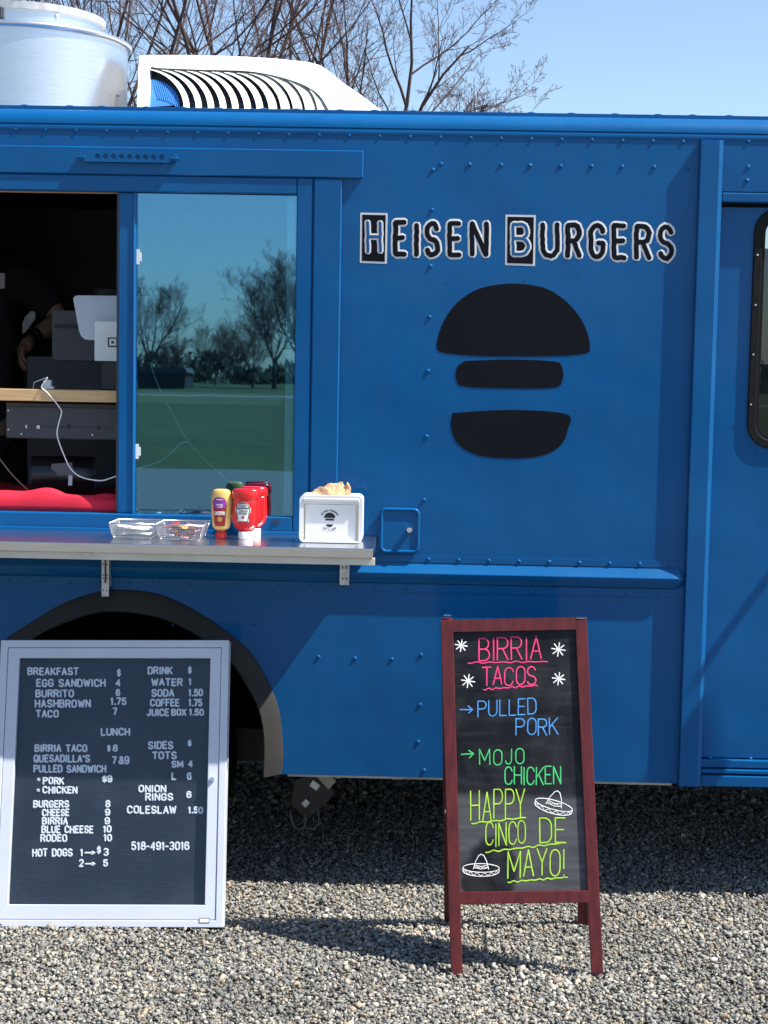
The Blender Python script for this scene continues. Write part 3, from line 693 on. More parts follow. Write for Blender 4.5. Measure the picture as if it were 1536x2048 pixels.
# perforated handle bar above the opening
hp0, hp1 = atY(167, 312, HY-.014), atY(343, 316, HY-.014)
hb = MB()
U2 = (hp1-hp0).normalized()
holes = []; zc = (hp0.z+hp1.z)/2
bar = MB().solid([(hp0.x, HY-.0155, zc-.0165), (hp1.x, HY-.0155, zc-.0165), (hp1.x, HY-.0155, zc+.0165), (hp0.x, HY-.0155, zc+.0165)], (0, .0015, 0),
   [[(hp0.x+.045+.0255*i+.0085*math.cos(R(a)), HY-.0155, zc+.0085*math.sin(R(a))) for a in range(0, 360, 30)] for i in range(9)])
bar.box(hp0.x, hp1.x, HY-.0135, HY-.004, zc+.0145, zc+.0165)
bar.box(hp0.x+.004, hp1.x-.004, HY-.0105, HY-.0095, zc-.013, zc+.012)
HB = bar.build('awning_handle', M['blue'], T, bevel=.0015)
for hx in (hp0.x-.008, hp1.x+.008):
    MB().box(hx-.007, hx+.007, HY-.016, HY, zc-.010, zc+.011).tube([(hx-.012, HY-.012, zc-.002), (hx+.014, HY-.012, zc-.002)], .0055, 10).build('handle_bracket', M['blue'], HB, bevel=.002)
# vinyl lettering on the side
def vinyl(box_only=False):
    sf = lambda dy: (lambda x, y: atY(x, y, dy))
    N = Vector((0, -1, 0))
    A = lambda l: [(700+a/4.267, 700+b/4.267, 410+c/4.267, 410+d/4.267) for a, b, c, d in l]
    Bc = lambda l: [(1000+a/4.042, 1000+b/4.042, 410+c/4.042, 410+d/4.042) for a, b, c, d in l]
    words = [('HEISEN', A([(88, 322, 65, 493), (352, 505, 112, 455), (538, 598, 130, 460), (620, 785, 118, 462), (815, 970, 120, 460), (1005, 1200, 122, 463)])),
             ('BURGERS', Bc([(45, 290, 78, 485), (310, 497, 122, 446), (515, 675, 126, 450), (700, 870, 130, 455), (887, 1043, 133, 460), (1070, 1240, 138, 465), (1260, 1422, 140, 468)]))]
    rg = random.Random(5)
    bk, wh, bls = MB(), MB(), [MB(), MB()]
    def rect(x0, x1, y0, y1, dy, th, m, skew=3):
        m.solid([atY(x0-skew*.3, y1, dy), atY(x1-skew*.6, y1+2, dy), atY(x1, y0+1, dy), atY(x0, y0, dy)], (0, th, 0))
    def rough(pl, amt):
        out = []
        for (a, b) in zip(pl, pl[1:]):
            n = max(1, int(math.hypot(b[0]-a[0], b[1]-a[1])/7))
            for i in range(n): t = i/n; out.append((a[0]+(b[0]-a[0])*t, a[1]+(b[1]-a[1])*t))
        out.append(pl[-1])
        return [(x+rg.uniform(-amt, amt), y+rg.uniform(-amt, amt)) for x, y in out]
    sc = 1/620
    for bl, (word, boxes) in zip(bls, words):
        for i, (c, (x0, x1, y0, y1)) in enumerate(zip(word, boxes)):
            if i == 0:
                rect(x0, x1, y0, y1, -.0006, .0006, wh); rect(x0+4, x1-4, y0+4, y1-4, -.0012, .0006, bk)
                X0, X1, Y0, Y1 = x0+15, x1-15, y0+19, y1-22
                for pl in G[c]:
                    q = rough([(X0+gx*(X1-X0), Y1-gy*(Y1-Y0)) for gx, gy in pl], .7)
                    wh.ribbon([atY(*p, -.0012) for p in q], N, 12.5*sc, .0006*rg.uniform(.9, 1.1))
                    bl.ribbon([atY(*p, -.0017) for p in q], N, 6.2*sc, .0006*rg.uniform(.9, 1.1))
            else:
                X0, X1, Y0, Y1 = x0+8.5, x1-8.5, y0+8.5, y1-8.5
                if c == 'I': X0, X1 = (x0+x1)/2-.5, (x0+x1)/2+.5
                for pl in G[c]:
                    q = rough([(X0+gx*(X1-X0), Y1-gy*(Y1-Y0)) for gx, gy in pl], .9)
                    wh.ribbon([atY(*p, -.0002) for p in q], N, 17.5*sc, .0008*rg.uniform(.9, 1.1))
                    bk.ribbon([atY(*p, -.0008) for p in q], N, 10.2*sc, .0008*rg.uniform(.9, 1.1))
    L = wh.build('name_lettering', M['vinyl_white'], T)
    bk.build('letter_fill', M['vinyl'], L); [q.build('letter_core', M['vinyl_blue'], L) for q in bls]
vinyl()
# plain stand-in for the picture on the side: a black stacked burger silhouette of the same size
def curve_px(pts, n=6): return [atY(*p, -.0010) for p in smooth_line(pts, n)]
bun = [(873, 690), (882, 655), (900, 622), (928, 594), (966, 575), (1026, 567), (1086, 575), (1124, 596), (1152, 624), (1172, 658), (1180, 694), (1170, 707), (1110, 712), (1026, 713), (940, 711), (882, 704), (873, 690)]
emb = MB(); emb.solid(curve_px(bun)[:-1], (0, .001, 0))
pat = [(930, 722), (1018, 719), (1108, 723), (1124, 735), (1125, 760), (1108, 775), (1018, 777), (930, 773), (913, 760), (914, 735), (930, 722)]
emb.solid(curve_px(pat)[:-1], (0, .001, 0))
bb = [(905, 826), (1020, 820), (1132, 828), (1136, 858), (1120, 892), (1080, 912), (1018, 917), (958, 911), (918, 890), (902, 856), (905, 826)]
emb.solid(curve_px(bb)[:-1], (0, .001, 0))
emb.build('burger_emblem', M['vinyl'], T)
# lockable fuel hatch
p0, p1 = atY(758, 1106, -.006), atY(841, 1016, -.006)
hx0, hx1_, hz0_, hz1_ = p0.x, p1.x, p0.z, p1.z
rp = [Vector(p) for p in rrect(hx0+.006, hx1_-.006, hz0_+.006, hz1_-.006, .016, -.008)]
rp = rp+[rp[0]]
HT = MB().tube(rp, .0062, 12, False).build('hatch_frame', M['blue'], T, smooth=True)
MB().solid(rrect(hx0+.0085, hx1_-.0085, hz0_+.0085, hz1_-.0085, .012, -.0085), (0, .0085, 0)).build('hatch_door', M['blue'], HT, bevel=.0015)
q = atY(819, 1060, -.02)
MB().tube([(q.x, -.007, q.z), (q.x, -.020, q.z), (q.x, -.026, q.z)], [.0095, .0095, .0085], 20).box(q.x-.006, q.x+.006, -.0268, -.0255, q.z-.001, q.z+.001).build('hatch_lock', M['chrome'], HT, bevel=.001)
# serving shelf
SY = -.376
sh_z = atY(500, 1092.5, SY).z
sx1 = atY(746, 1094, SY).x
SH = MB().box(-2.4, sx1, SY, -.004, sh_z-.030, sh_z).build('serving_shelf', M['steel'], T, bevel=.0025, seg=3)
MB().box(-2.4, sx1+.006, SY+.012, SY+.030, sh_z-.052, sh_z-.0305).build('shelf_apron', mat('pale_aluminium_angle', (.60, .57, .50), .5, metal=.35, vary=.08), SH, bevel=.001)
for (a, b, yb) in ((203, 217.5, 1193), (679, 698, 1170)):
    ya = -.02
    p, q = atY(a, yb, -.045), atY(b, yb, -.045)
    bk = MB().box(p.x, q.x, -.045, -.041, p.z, sh_z-.053).box(p.x, p.x+.003, -.041, -.003, p.z, sh_z-.053).box(q.x-.003, q.x, -.041, -.003, p.z+.03, sh_z-.053)
    bk.box(p.x, q.x, -.31, -.041, sh_z-.040, sh_z-.0305)
    B = bk.build('shelf_bracket', M['galv'], SH, bevel=.0008)
    hh = MB(); cx = (p.x+q.x)/2
    for dz in ((.02, .06, .07, .105) if yb > 1180 else (.02, .022, .055, .06)):
        for dx in (-.006, .006): hh.tube([(cx+dx, -.0445, p.z+dz), (cx+dx, -.0462, p.z+dz)], .0024, 8)
    hh.build('bracket_hole', M['black_plastic'], B)
    if yb > 1180: MB().tube([(cx+.001, -.048, p.z+.045), (cx+.001, -.048, sh_z-.058)], .0028, 8).build('slide_rod', M['charcoal'], B)
q = atY(180, 1108, SY+.02); MB().box(q.x-.006, q.x+.006, SY+.004, SY+.012, sh_z-.042, sh_z-.031).build('shelf_latch', M['galv'], SH)
# ------- roof equipment
c = Vector((atY(50, 200, .78).x, .78, 0)); zrim = atY(50, 44, .78-.387).z
EX = MB().lathe((c.x, c.y, 0), [(.372, 2.53), (.370, 2.62), (.372, zrim-.008), (.372, zrim-.004)], 72).build('exhaust_fan', M['alu'], T)
autosmooth(EX, 50)
tor = [(.374, zrim-.010), (.383, zrim-.009), (.388, zrim-.003), (.388, zrim+.004), (.383, zrim+.009), (.372, zrim+.010), (.30, zrim+.012)]
autosmooth(MB().lathe((c.x, c.y, 0), tor, 72).build('rolled_rim', M['alu'], EX), 60)
autosmooth(MB().lathe((c.x, c.y, 0), [(.28, zrim+.011), (.28, zrim+.075)], 64).build('inner_collar', M['alu'], EX), 60)
autosmooth(MB().lathe((c.x, c.y, 0), [(.282, zrim+.070), (.290, zrim+.070), (.291, zrim+.094), (.284, zrim+.096), (.1, zrim+.097)], 64).build('top_ring', M['galv'], EX), 40)
ca = math.atan2(-1, -.02)
MB().box(c.x-.02, c.x-.008, c.y-.30, c.y-.278, zrim+.012, zrim+.07).box(c.x-.026, c.x-.002, c.y-.302, c.y-.28, zrim+.02, zrim+.036).build('rim_clip', M['charcoal'], EX, bevel=.001)
for (x, y) in ((234, 176), (113, 32)):
    q = atY(x, y, .55)
    rr_ = .372 if y > 100 else .28
    ang = -math.acos(max(-.97, min(.97, (q.x-c.x)/rr_)))
    pp = Vector((c.x+rr_*math.cos(ang), c.y+rr_*math.sin(ang), q.z)); nn = Vector((math.cos(ang), math.sin(ang), 0))
    MB().tube([pp-nn*.003, pp+nn*.006], .007, 10).build('bolt', M['galv'], EX, bevel=.002)
AY = .46
AN = Vector((0, -.80, .60))
def ap(x, y, d=0): return plane_fn(Vector((0, AY+d, 2.545)), AN)(x, y)
out_ = smooth_line([(274, 218), (276, 170), (278.5, 117), (286, 111), (320, 110), (420, 111), (520, 115), (590, 121), (632, 128), (655, 140), (690, 168), (725, 192), (764, 222)], 4)
inn = smooth_line([(296, 226), (298, 180), (300, 137), (320, 136), (400, 139), (480, 141), (530, 147), (575, 158), (612, 172), (640, 192), (662, 228)], 4)
ob = [ap(*p) for p in out_]; ib = [ap(*p) for p in inn]
zlow = 2.545
front = ob + [Vector((ob[-1].x+.02, AY, zlow)), Vector((ib[-1].x+.01, AY, zlow))] + list(reversed(ib)) + [Vector((ib[0].x, AY, zlow)), Vector((ob[0].x, AY, zlow))]
AC = MB().solid(front, (0, .05, 0)).build('air_conditioner', M['ac'], T, bevel=.008, seg=3)
full = ob + [Vector((ob[-1].x+.02, AY, zlow)), Vector((ob[0].x, AY, zlow))]
MB().solid([p+Vector((0, .052, 0)) for p in full], (0, .70, 0)).build('shroud', M['ac'], AC, bevel=.02, seg=3)
MB().solid([ap(297, 250, .046)]+[ap(x, y, .046) for x, y in inn]+[ap(668, 250, .046)], (0, .005, 0)).build('louver_backing', M['charcoal'], AC)
cb = [(297, 157)] + [(297+63*math.sin(R(a)), 212-54*math.cos(R(a))) for a in range(8, 91, 8)] + [(297, 214)]
MB().solid([ap(x, y, .030) for x, y in cb], (0, .012, 0)).build('coil_panel', M['coil'], AC)
fn = MB()
for i in range(14):
    x = 299+i*4.3; yt = 212-54*math.sqrt(max(0, 1-((x+8-297)/63)**2))
    fn.tube([ap(x+8, yt+2, .028), ap(min(x+18, 358), min(214, yt+40), .028)], .0022, 5) if x+8 < 358 else None
fn.build('coil_fin', mat('pale_blue_fins', (.05, .24, .62), .5), AC)
for i in range(-1, 11):
    x0, x1 = 304+25.2*i, 392+24.3*i
    arc_ = [(x0+(x1-x0)*math.sin(R(a))**1.0, 218-80*math.cos(R(a))+ (4*i*.25)) for a in range(12, 91, 6)]
    wdt = 11.5+.3*i if i < 6 else 15+1.6*(i-5)
    arc_ = [p for p in arc_ if p[0] > 297 and p[1] > 131+max(0, (p[0]-480)*.17)]
    if len(arc_) < 3: continue
    L = [ap(x, y, .004) for x, y in arc_]; R_ = [ap(x+wdt, y-1.0, .014) for x, y in arc_]
    m_ = MB(); n = len(L)
    vs = L + R_ + [p+Vector((0, .006, 0)) for p in L] + [p+Vector((0, .006, 0)) for p in R_]
    fs = []
    for j in range(n-1):
        fs += [(j, j+1, n+j+1, n+j), (2*n+j, 3*n+j, 3*n+j+1, 2*n+j+1), (j, 2*n+j, 2*n+j+1, j+1), (n+j, n+j+1, 3*n+j+1, 3*n+j)]
    fs += [(0, n, 3*n, 2*n), (n-1, 3*n-1, 4*n-1, 2*n-1)]
    m_.add(vs, fs); m_.build('louver', M['ac'] if i < 6 else M['ac_dirty'], AC)
# mirror on its arm (beyond the right edge of the picture, throws the shadow on the door)
MIR = MB().tube([(1.95, .0, 2.25), (1.95, -.24, 2.25)], .014, 10).build('mirror_arm', M['black_plastic'], T, smooth=True)
MB().tube([(1.95, -.21, 2.25), (1.945, -.212, 2.08)], .010, 10).build('mirror_stem', M['black_plastic'], MIR, smooth=True)
MB().solid([(1.935+.062*math.cos(R(a)), -.238, 1.955+.165*math.sin(R(a))) for a in range(0, 360, 10)], (0, .055, 0)).build('side_mirror', M['black_plastic'], MIR, bevel=.004)
# coupling hanging below the skirt
kk = lambda x, y, d=.16: atY(x, y, d)
def quad(m, pts, d, th): m.solid([kk(x, y, d) for x, y in pts], (0, th, 0))
m_ = MB(); quad(m_, [(588, 1560), (632, 1545), (672, 1585), (648, 1612), (615, 1640), (580, 1610)], .20, .08); UC = m_.build('underbody_coupling', M['black_plastic'], T, bevel=.004)
m_ = MB(); quad(m_, [(628, 1548), (662, 1552), (672, 1563), (657, 1580)], .17, .03); quad(m_, [(664, 1551), (690, 1551), (676, 1558)], .172, .03); m_.build('coupling_plate', mat('dusty_alloy', (.36, .33, .28), .7, vary=.25, vscale=40), UC, bevel=.002)
m_ = MB(); quad(m_, [(618, 1571), (626, 1560), (641, 1571), (633, 1582)], .185, .012); m_.build('coupling_bolt', M['galv'], UC, bevel=.001); m_ = MB(); quad(m_, [(602, 1607), (611, 1598), (620, 1606), (611, 1616)], .185, .012); m_.build('coupling_bolt', M['galv'], UC, bevel=.001)
m_ = MB()
m_.tube([kk(580, 1620), kk(583, 1640), kk(590, 1655), kk(600, 1659), kk(609, 1652), kk(612, 1640), kk(607, 1627)], .0022, 6)
m_.tube([kk(634, 1612), kk(638, 1630), kk(637, 1648), kk(628, 1658), kk(614, 1657)], .0018, 6); m_.build('safety_cable', M['cable_dark'], UC, smooth=True)
m_ = MB(); m_.box(kk(698, 1550).x, kk(722, 1550).x, .03, .10, BOT-.012, BOT-.004); m_.box(kk(786, 1556).x, kk(805, 1556).x, .10, .16, BOT-.035, BOT); m_.build('underbody_bracket', bpy.data.materials['dusty_alloy'], T, bevel=.001)

# ------------------------------------------------------------------ inside the serving window
counter_z = op_b+.002
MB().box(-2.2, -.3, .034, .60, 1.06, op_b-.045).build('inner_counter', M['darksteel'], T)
# pine shelf across the opening
PYY = .055
pz1, pz0 = atY(115, 779.5, PYY).z, atY(115, 803, PYY).z
MB().box(-2.1, atY(566, 800, PYY).x, PYY, PYY+.24, pz0, pz1).build('pine_shelf', M['pine'], T, bevel=.002)
# black till drawer unit below the shelf
dy = .13
a, b = atY(12, 876, dy), atY(560, 815, dy)
DR = thing('till_drawer', 'charcoal metal cash drawer unit mounted under the pine shelf inside the window', 'cash drawer', ((a.x+b.x)/2, dy, a.z))
MB().box(a.x, b.x, dy, dy+.38, a.z, b.z).build('drawer_body', M['charcoal'], DR, bevel=.003)
MB().box(a.x+.004, b.x-.004, dy-.004, dy, a.z+.004, b.z-.014).build('drawer_front', mat('slate_front', (.036, .042, .056), .45, vary=.1), DR, bevel=.001)
zl = atY(100, 853, dy).z
MB().box(atY(55, 853, dy).x, b.x-.03, dy-.0045, dy-.0040, zl-.0015, zl+.0015).build('drawer_groove', M['black_plastic'], DR)
for (x, y, s_, mm) in ((77, 854, .011, 'chrome'), (53, 853, .006, 'chrome'), (137, 854, .009, 'black_plastic'), (197, 856, .010, 'black_plastic')):
    q = atY(x, y, dy-.005); MB().box(q.x-s_*.5, q.x+s_*.5, dy-.009, dy-.0046, q.z-.006, q.z+.006).build('drawer_catch', M[mm], DR, bevel=.0008)
for (x, y) in ((43, 868), (185, 870), (17, 821), (17, 859)):
    q = atY(x, y, dy-.005); MB().tube([(q.x, dy-.004, q.z), (q.x, dy-.007, q.z)], .003, 8).build('drawer_screw', M['chrome'], DR)
# red cloth over the counter
cl = MB(); nx, ny = 64, 16; x0c, x1c = -2.1, -.965
for j in range(ny+1):
    for i in range(nx+1):
        x = x0c+(x1c-x0c)*i/nx; t = j/ny
        if t < .5: k = t/.5; y = .016+.026*k*k+.004*math.sin(x*17)*k; z = op_b+.0015+.058*math.sin(k*math.pi/2)**.8+(.008*math.sin(x*9+.6)+.005*math.sin(x*23+k*5)+.004*math.sin(x*41-k*6))*k
        else: k = (t-.5)/.5; y = .042+.004*math.sin(x*17)+.42*k; z = op_b+.0595+.008*math.sin(x*9+.6)+.005*math.sin(x*23+5)+.004*math.sin(x*41-6)-.022*math.sin(k*math.pi)+.004*math.sin(x*30+k*8)
        cl.v.append((x, y, z))
for j in range(ny):
    for i in range(nx): k = j*(nx+1)+i; cl.f.append((k, k+1, k+nx+2, k+nx+1))
o = cl.build('red_cloth', M['cloth_red'], None, smooth=True)
o.modifiers.new('thick', 'SOLIDIFY').thickness = .003
tag(o, 'bright red rumpled cloth spread along the counter inside the serving window', 'cloth')
# round speaker lying on the cloth
sy_ = .26
rc = atY(72, 948, sy_); re = atY(180, 950, sy_)
SP = thing('portable_speaker', 'dark barrel shaped portable speaker lying on the red cloth with a paper tag', 'speaker', ((rc.x+re.x)/2, sy_, rc.z-.075))
ax = Vector((1, .22, 0)).normalized(); ce = Vector(((rc.x+re.x)/2, sy_, rc.z-.003)); Lh = .105; rad = .066
autosmooth(MB().tube([ce-ax*Lh, ce-ax*Lh*.9, ce+ax*Lh*.9, ce+ax*Lh], [rad*.94, rad, rad, rad*.94], 40).build('speaker_barrel', mat('gloss_black', (.012, .012, .014), .25), SP), 50)
for s_ in (-1, 1):
    e = ce+ax*s_*(Lh+.002)
    u_ = ax.cross(Vector((0, 0, 1))); ring = [e+(u_*math.cos(R(q))+Vector((0, 0, 1))*math.sin(R(q)))*rad*.93 for q in range(0, 361, 12)]
    MB().tube(ring, .003, 6).build('end_ring', M['charcoal'], SP, smooth=True)
    MB().tube([e, e+ax*s_*.004], [rad*.6, rad*.5], 24).build('speaker_cone', M['charcoal'], SP)
q = atY(125, 940, sy_-rad-.001)
MB().solid([atY(102, 928, sy_-rad-.002), atY(144, 925, sy_-rad-.002), atY(147, 950, sy_-rad-.002), atY(104, 952, sy_-rad-.002)], (0, .002, 0)).build('control_panel', M['bin'], SP)
MB().solid([atY(137, 951, sy_-rad-.005), atY(145, 951, sy_-rad-.005), atY(144, 971, sy_-rad-.005), atY(136, 971, sy_-rad-.005)], (0, .001, 0)).build('paper_tag', M['paper'], SP)
# point of sale stand
py_ = .16
POS = thing('card_terminal', 'white card payment terminal with tilted screen beside the window stile', 'payment terminal', (atY(225, 722, py_).x, py_+.05, pz1))
scr = [(146, 597), (150, 592), (156, 590.5), (200, 591), (300, 592), (312, 600), (311, 664), (305, 680), (180, 680), (170, 679), (162, 672), (158, 662)]
MB().solid([atY(x, y, py_+.05-(y-590)*.0004) for x, y in scr], (0, .014, 0)).build('screen', M['grey_plastic'], POS, bevel=.004, seg=3)
st = rrect(atY(189, 700, py_).x, atY(268, 700, py_).x, atY(220, 722, py_).z, atY(220, 643, py_).z, .004, py_)
MB().solid(st, (0, .012, 0)).build('reader_stand', M['white_plastic'], POS, bevel=.002)
a, b = atY(215.5, 694, py_-.001), atY(235, 675, py_-.001)
MB().solid(rrect(a.x, b.x, a.z, b.z, .0035, py_-.0012), (0, .0012, 0), [rrect(a.x+.0042, b.x-.0042, a.z+.0042, b.z-.0042, .001, py_-.0012)]).box((a.x+b.x)/2-.0042, (a.x+b.x)/2+.0042, py_-.0012, py_, (a.z+b.z)/2-.0042, (a.z+b.z)/2+.0042).build('square_logo', M['ink'], POS)
MB().box(atY(200, 700, py_).x, atY(262, 700, py_).x, py_+.02, py_+.09, pz1, atY(220, 724, py_).z+.06).build('terminal_foot', M['black_plastic'], POS, bevel=.004)
# plug and cables
pq = atY(94, 779, .12)
PL = thing('power_plug', 'small white power adapter standing on the pine shelf', 'plug', (pq.x, .12, pz1))
a, b = atY(87, 778, .12), atY(102, 760, .12)
MB().box(a.x, b.x, .115, .14, pz1+.0005, b.z).box(b.x, b.x+.008, .115, .14, pz1+.0005, pz1+.010).build('adapter_body', M['white_plastic'], PL, bevel=.002)
cpath = [(92, 758), (95, 754), (88, 757), (68, 765), (66, 778)]
MB().tube([atY(x, y, .11) for x, y in cpath], .0016, 6).build('adapter_lead', M['cable'], PL, smooth=True)
cp = smooth_line([(95, 755), (90, 763), (83, 774), (92, 783), (105, 797), (119, 815), (123, 825), (117, 848), (114, 868), (120, 890), (130, 915), (139, 934), (152, 948), (168, 956), (187, 960), (205, 961), (222, 956), (240, 950), (275, 938), (320, 922), (346, 902), (362, 886), (376, 884)], 5)
tag(MB().tube([atY(x, y, .048) for x, y in cp], .0021, 6).build('charging_cable', M['cable'], smooth=True), 'thin white charging cable drooping from the plug down to the red cloth', 'cable')
cp = smooth_line([(-10, 905), (5, 925), (25, 950), (45, 970), (62, 986), (75, 992), (110, 990)], 5)
tag(MB().tube([atY(x, y, .10) for x, y in cp], .0025, 6).build('extension_cable', M['cable_dark'], smooth=True), 'dark grey power cord running down to the red cloth at the left', 'cable')
cp = smooth_line([(300, 725), (312, 760), (330, 800), (352, 840), (378, 885), (410, 920), (450, 955), (470, 975)], 5)
tag(MB().tube([atY(x, y, .07) for x, y in cp], .0016, 6).build('screen_lead', M['cable'], smooth=True), 'thin pale lead hanging diagonally behind the closed window glass', 'cable')
# kitchen behind
KY = 1.3
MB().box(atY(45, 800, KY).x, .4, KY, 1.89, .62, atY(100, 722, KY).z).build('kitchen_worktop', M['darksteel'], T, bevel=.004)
a, b = atY(104, 720, .85), atY(176, 622, .85)
tb = MB().solid(rrect(a.x, b.x+.03, a.z, b.z, .02, .85), (0, .22, 0)).build('storage_tub', M['bin'], None, bevel=.01)
tag(tb, 'grey plastic storage tub standing in the dark kitchen behind the payment terminal', 'tub')
zt_ = atY(140, 652, .84).z
lb = MB().box(a.x+.012, b.x+.02, .838, .852, zt_-.006, zt_+.006).build('tub_lip', M['charcoal'], tb)
a = atY(198, 584, 1.1)
autosmooth(MB().lathe((a.x+.02, 1.2, a.z), [(.13, -.02), (.13, .012), (.12, .016)], 40).build('stock_pot', M['darksteel'], None), 50)
tag(bpy.data.objects['stock_pot'], 'round steel pot seen just above the payment terminal screen', 'pot')
MB().box(atY(45, 720, .8).x, .2, .86, 1.25, .62, atY(100, 712, .8).z).build('prep_table', M['charcoal'], T, bevel=.004)

# ------------------------------------------------------------------ the cook
def cook():
    cx, cy, fz = -1.74, 1.15, .60
    PN = thing('person', 'person in a black shirt and cap working inside the dark serving window', 'person', (cx, cy, fz))
    def skin(name, joints, edges, mats, sub=2, par=PN):
        me = bpy.data.meshes.new(name)
        o0 = wloc(par)
        me.from_pydata([tuple(Vector(j[:3])-o0) for j in joints], edges, []); me.materials.append(mats)
        o = bpy.data.objects.new(name, me); COL.objects.link(o); o.parent = par
        md = o.modifiers.new('skin', 'SKIN'); md.use_smooth_shade = True
        sv = me.skin_vertices[0].data if me.skin_vertices else None
        if sv is None:
            bm = bmesh.new(); bm.from_mesh(me); bm.verts.layers.skin.verify(); bm.to_mesh(me); bm.free(); sv = me.skin_vertices[0].data
        for v, j in zip(sv, joints):
            v.radius = (j[3], j[4] if len(j) > 4 else j[3])
        sv[0].use_root = True
        s_ = o.modifiers.new('sub', 'SUBSURF'); s_.levels = sub; s_.render_levels = sub
        return o
    el = atY(122, 640, 1.10); wr = atY(64, 676, .99)
    sh_l = (cx+.185, cy, 2.03)
    J = [(cx, cy, 1.47, .12, .085), (cx, cy-.01, 1.62, .12, .085), (cx, cy-.015, 1.82, .14, .095), (cx, cy-.01, 2.0, .13, .085), (cx, cy-.02, 2.10, .06, .06), (cx, cy-.05, 2.16, .055, .055),
         (cx+.10, cy, 2.03, .075), (*sh_l, .068), (el.x-.06, el.y, el.z+.08, .052), (el.x, el.y, el.z, .044), ((el.x*2+wr.x)/3, (el.y*2+wr.y)/3, (el.z*2+wr.z)/3, .043), (wr.x, wr.y, wr.z, .028),
         (cx-.10, cy, 2.03, .075), (cx-.19, cy, 2.02, .066), (cx-.25, cy-.03, 1.78, .050), (cx-.20, cy-.22, 1.70, .036), (cx-.12, cy-.34, 1.70, .027),
         (cx+.09, cy, 1.38, .08), (cx+.10, cy-.02, 1.02, .060), (cx+.10, cy, .70, .048), (cx+.10, cy-.14, .63, .042, .03),
         (cx-.09, cy, 1.38, .08), (cx-.10, cy-.02, 1.02, .060), (cx-.10, cy, .70, .048), (cx-.10, cy-.14, .63, .042, .03)]
    E = [(0, 1), (1, 2), (2, 3), (3, 4), (4, 5), (3, 6), (6, 7), (7, 8), (8, 9), (9, 10), (10, 11), (3, 12), (12, 13), (13, 14), (14, 15), (15, 16), (0, 17), (17, 18), (18, 19), (19, 20), (0, 21), (21, 22), (22, 23), (23, 24)]
    body = skin('body', J, E, M['skin'])
    # shirt: torso and sleeves
    Sj = [(cx, cy, 1.40, .172, .128), (cx, cy-.01, 1.62, .162, .122), (cx, cy-.015, 1.82, .182, .132), (cx, cy-.01, 2.0, .166, .116), (cx+.10, cy, 2.035, .092), (*sh_l, .088), (el.x-.075, el.y, el.z+.10, .080), (el.x-.02, el.y, el.z+.02, .070),
          (cx-.10, cy, 2.035, .092), (cx-.19, cy, 2.02, .086), (cx-.235, cy-.02, 1.88, .076)]
    skin('shirt', Sj, [(0, 1), (1, 2), (2, 3), (3, 4), (4, 5), (5, 6), (6, 7), (3, 8), (8, 9), (9, 10)], M['black_shirt'], par=PN)
    skin('trousers', [(cx, cy, 1.42, .165, .12), (cx+.09, cy, 1.36, .115), (cx+.10, cy-.02, 1.02, .085), (cx+.10, cy, .72, .075), (cx-.09, cy, 1.36, .115), (cx-.10, cy-.02, 1.02, .085), (cx-.10, cy, .72, .075)],
         [(0, 1), (1, 2), (2, 3), (0, 4), (4, 5), (5, 6)], M['black_shirt'], par=PN)
    # head with face
    hz = 2.265
    hm = MB(); n, k_ = 32, 20
    for i in range(k_+1):
        ph = math.pi*i/k_
        for j in range(n):
            q = 2*math.pi*j/n
            x, y, z = .074*math.sin(ph)*math.cos(q), .093*math.sin(ph)*math.sin(q), .112*math.cos(ph)
            if z < -.02: k2 = 1-.35*min(1, (-.02-z)/.09); x *= k2; y = y*(.80+.2*k2)-.006
            f = math.exp(-((x/.012)**2))
            if y < 0:
                y -= .020*f*math.exp(-((z+.018)/.022)**2)          # nose
                y += .008*math.exp(-(((abs(x)-.030)/.014)**2))*math.exp(-((z-.012)/.012)**2)   # eye sockets
                y -= .005*math.exp(-((x/.024)**2))*math.exp(-((z+.058)/.010)**2)      # lips
            hm.v.append((cx+x, cy-.06+y, hz+z))
    for i in range(k_):
        for j in range(n): hm.f.append((i*n+j, i*n+(j+1) % n, (i+1)*n+(j+1) % n, (i+1)*n+j))
    hd_ = hm.build('head', M['skin'], PN, smooth=True)
    for s_ in (-1, 1):
        MB().lathe((cx+s_*.030, cy-.06-.082, hz+.012), [(.001, -.008), (.008, -.004), (.010, 0), (.008, .004), (.001, .008)], 12, sx=1.2).build('eye', M['white_plastic'], hd_, smooth=True)
        MB().lathe((cx+s_*.076, cy-.055, hz-.005), [(.004, -.030), (.012, -.012), (.015, .010), (.010, .026), (.002, .030)], 12, sx=.5).build('ear', M['skin'], hd_, smooth=True)
    cp_ = MB().lathe((cx, cy-.055, hz+.035), [(.090, -.01), (.094, .015), (.088, .055), (.06, .082), (.01, .092)], 28, sx=.9, sy=1.08)
    cp_.solid([(cx+.078*math.cos(R(a)), cy-.12-.085*math.sin(R(a)), hz+.034) for a in range(0, 181, 15)], (0, 0, .006))
    cp_.build('cap', M['black_shirt'], PN, smooth=True)
    hr = MB().lathe((cx, cy-.045, hz-.03), [(.070, -.04), (.083, -.01), (.086, .04)], 24, sx=.92, sy=1.0); hr.v = [(x, max(y, cy-.06), z) for x, y, z in hr.v]
    hr.build('hair', M['hair'], PN, smooth=True)
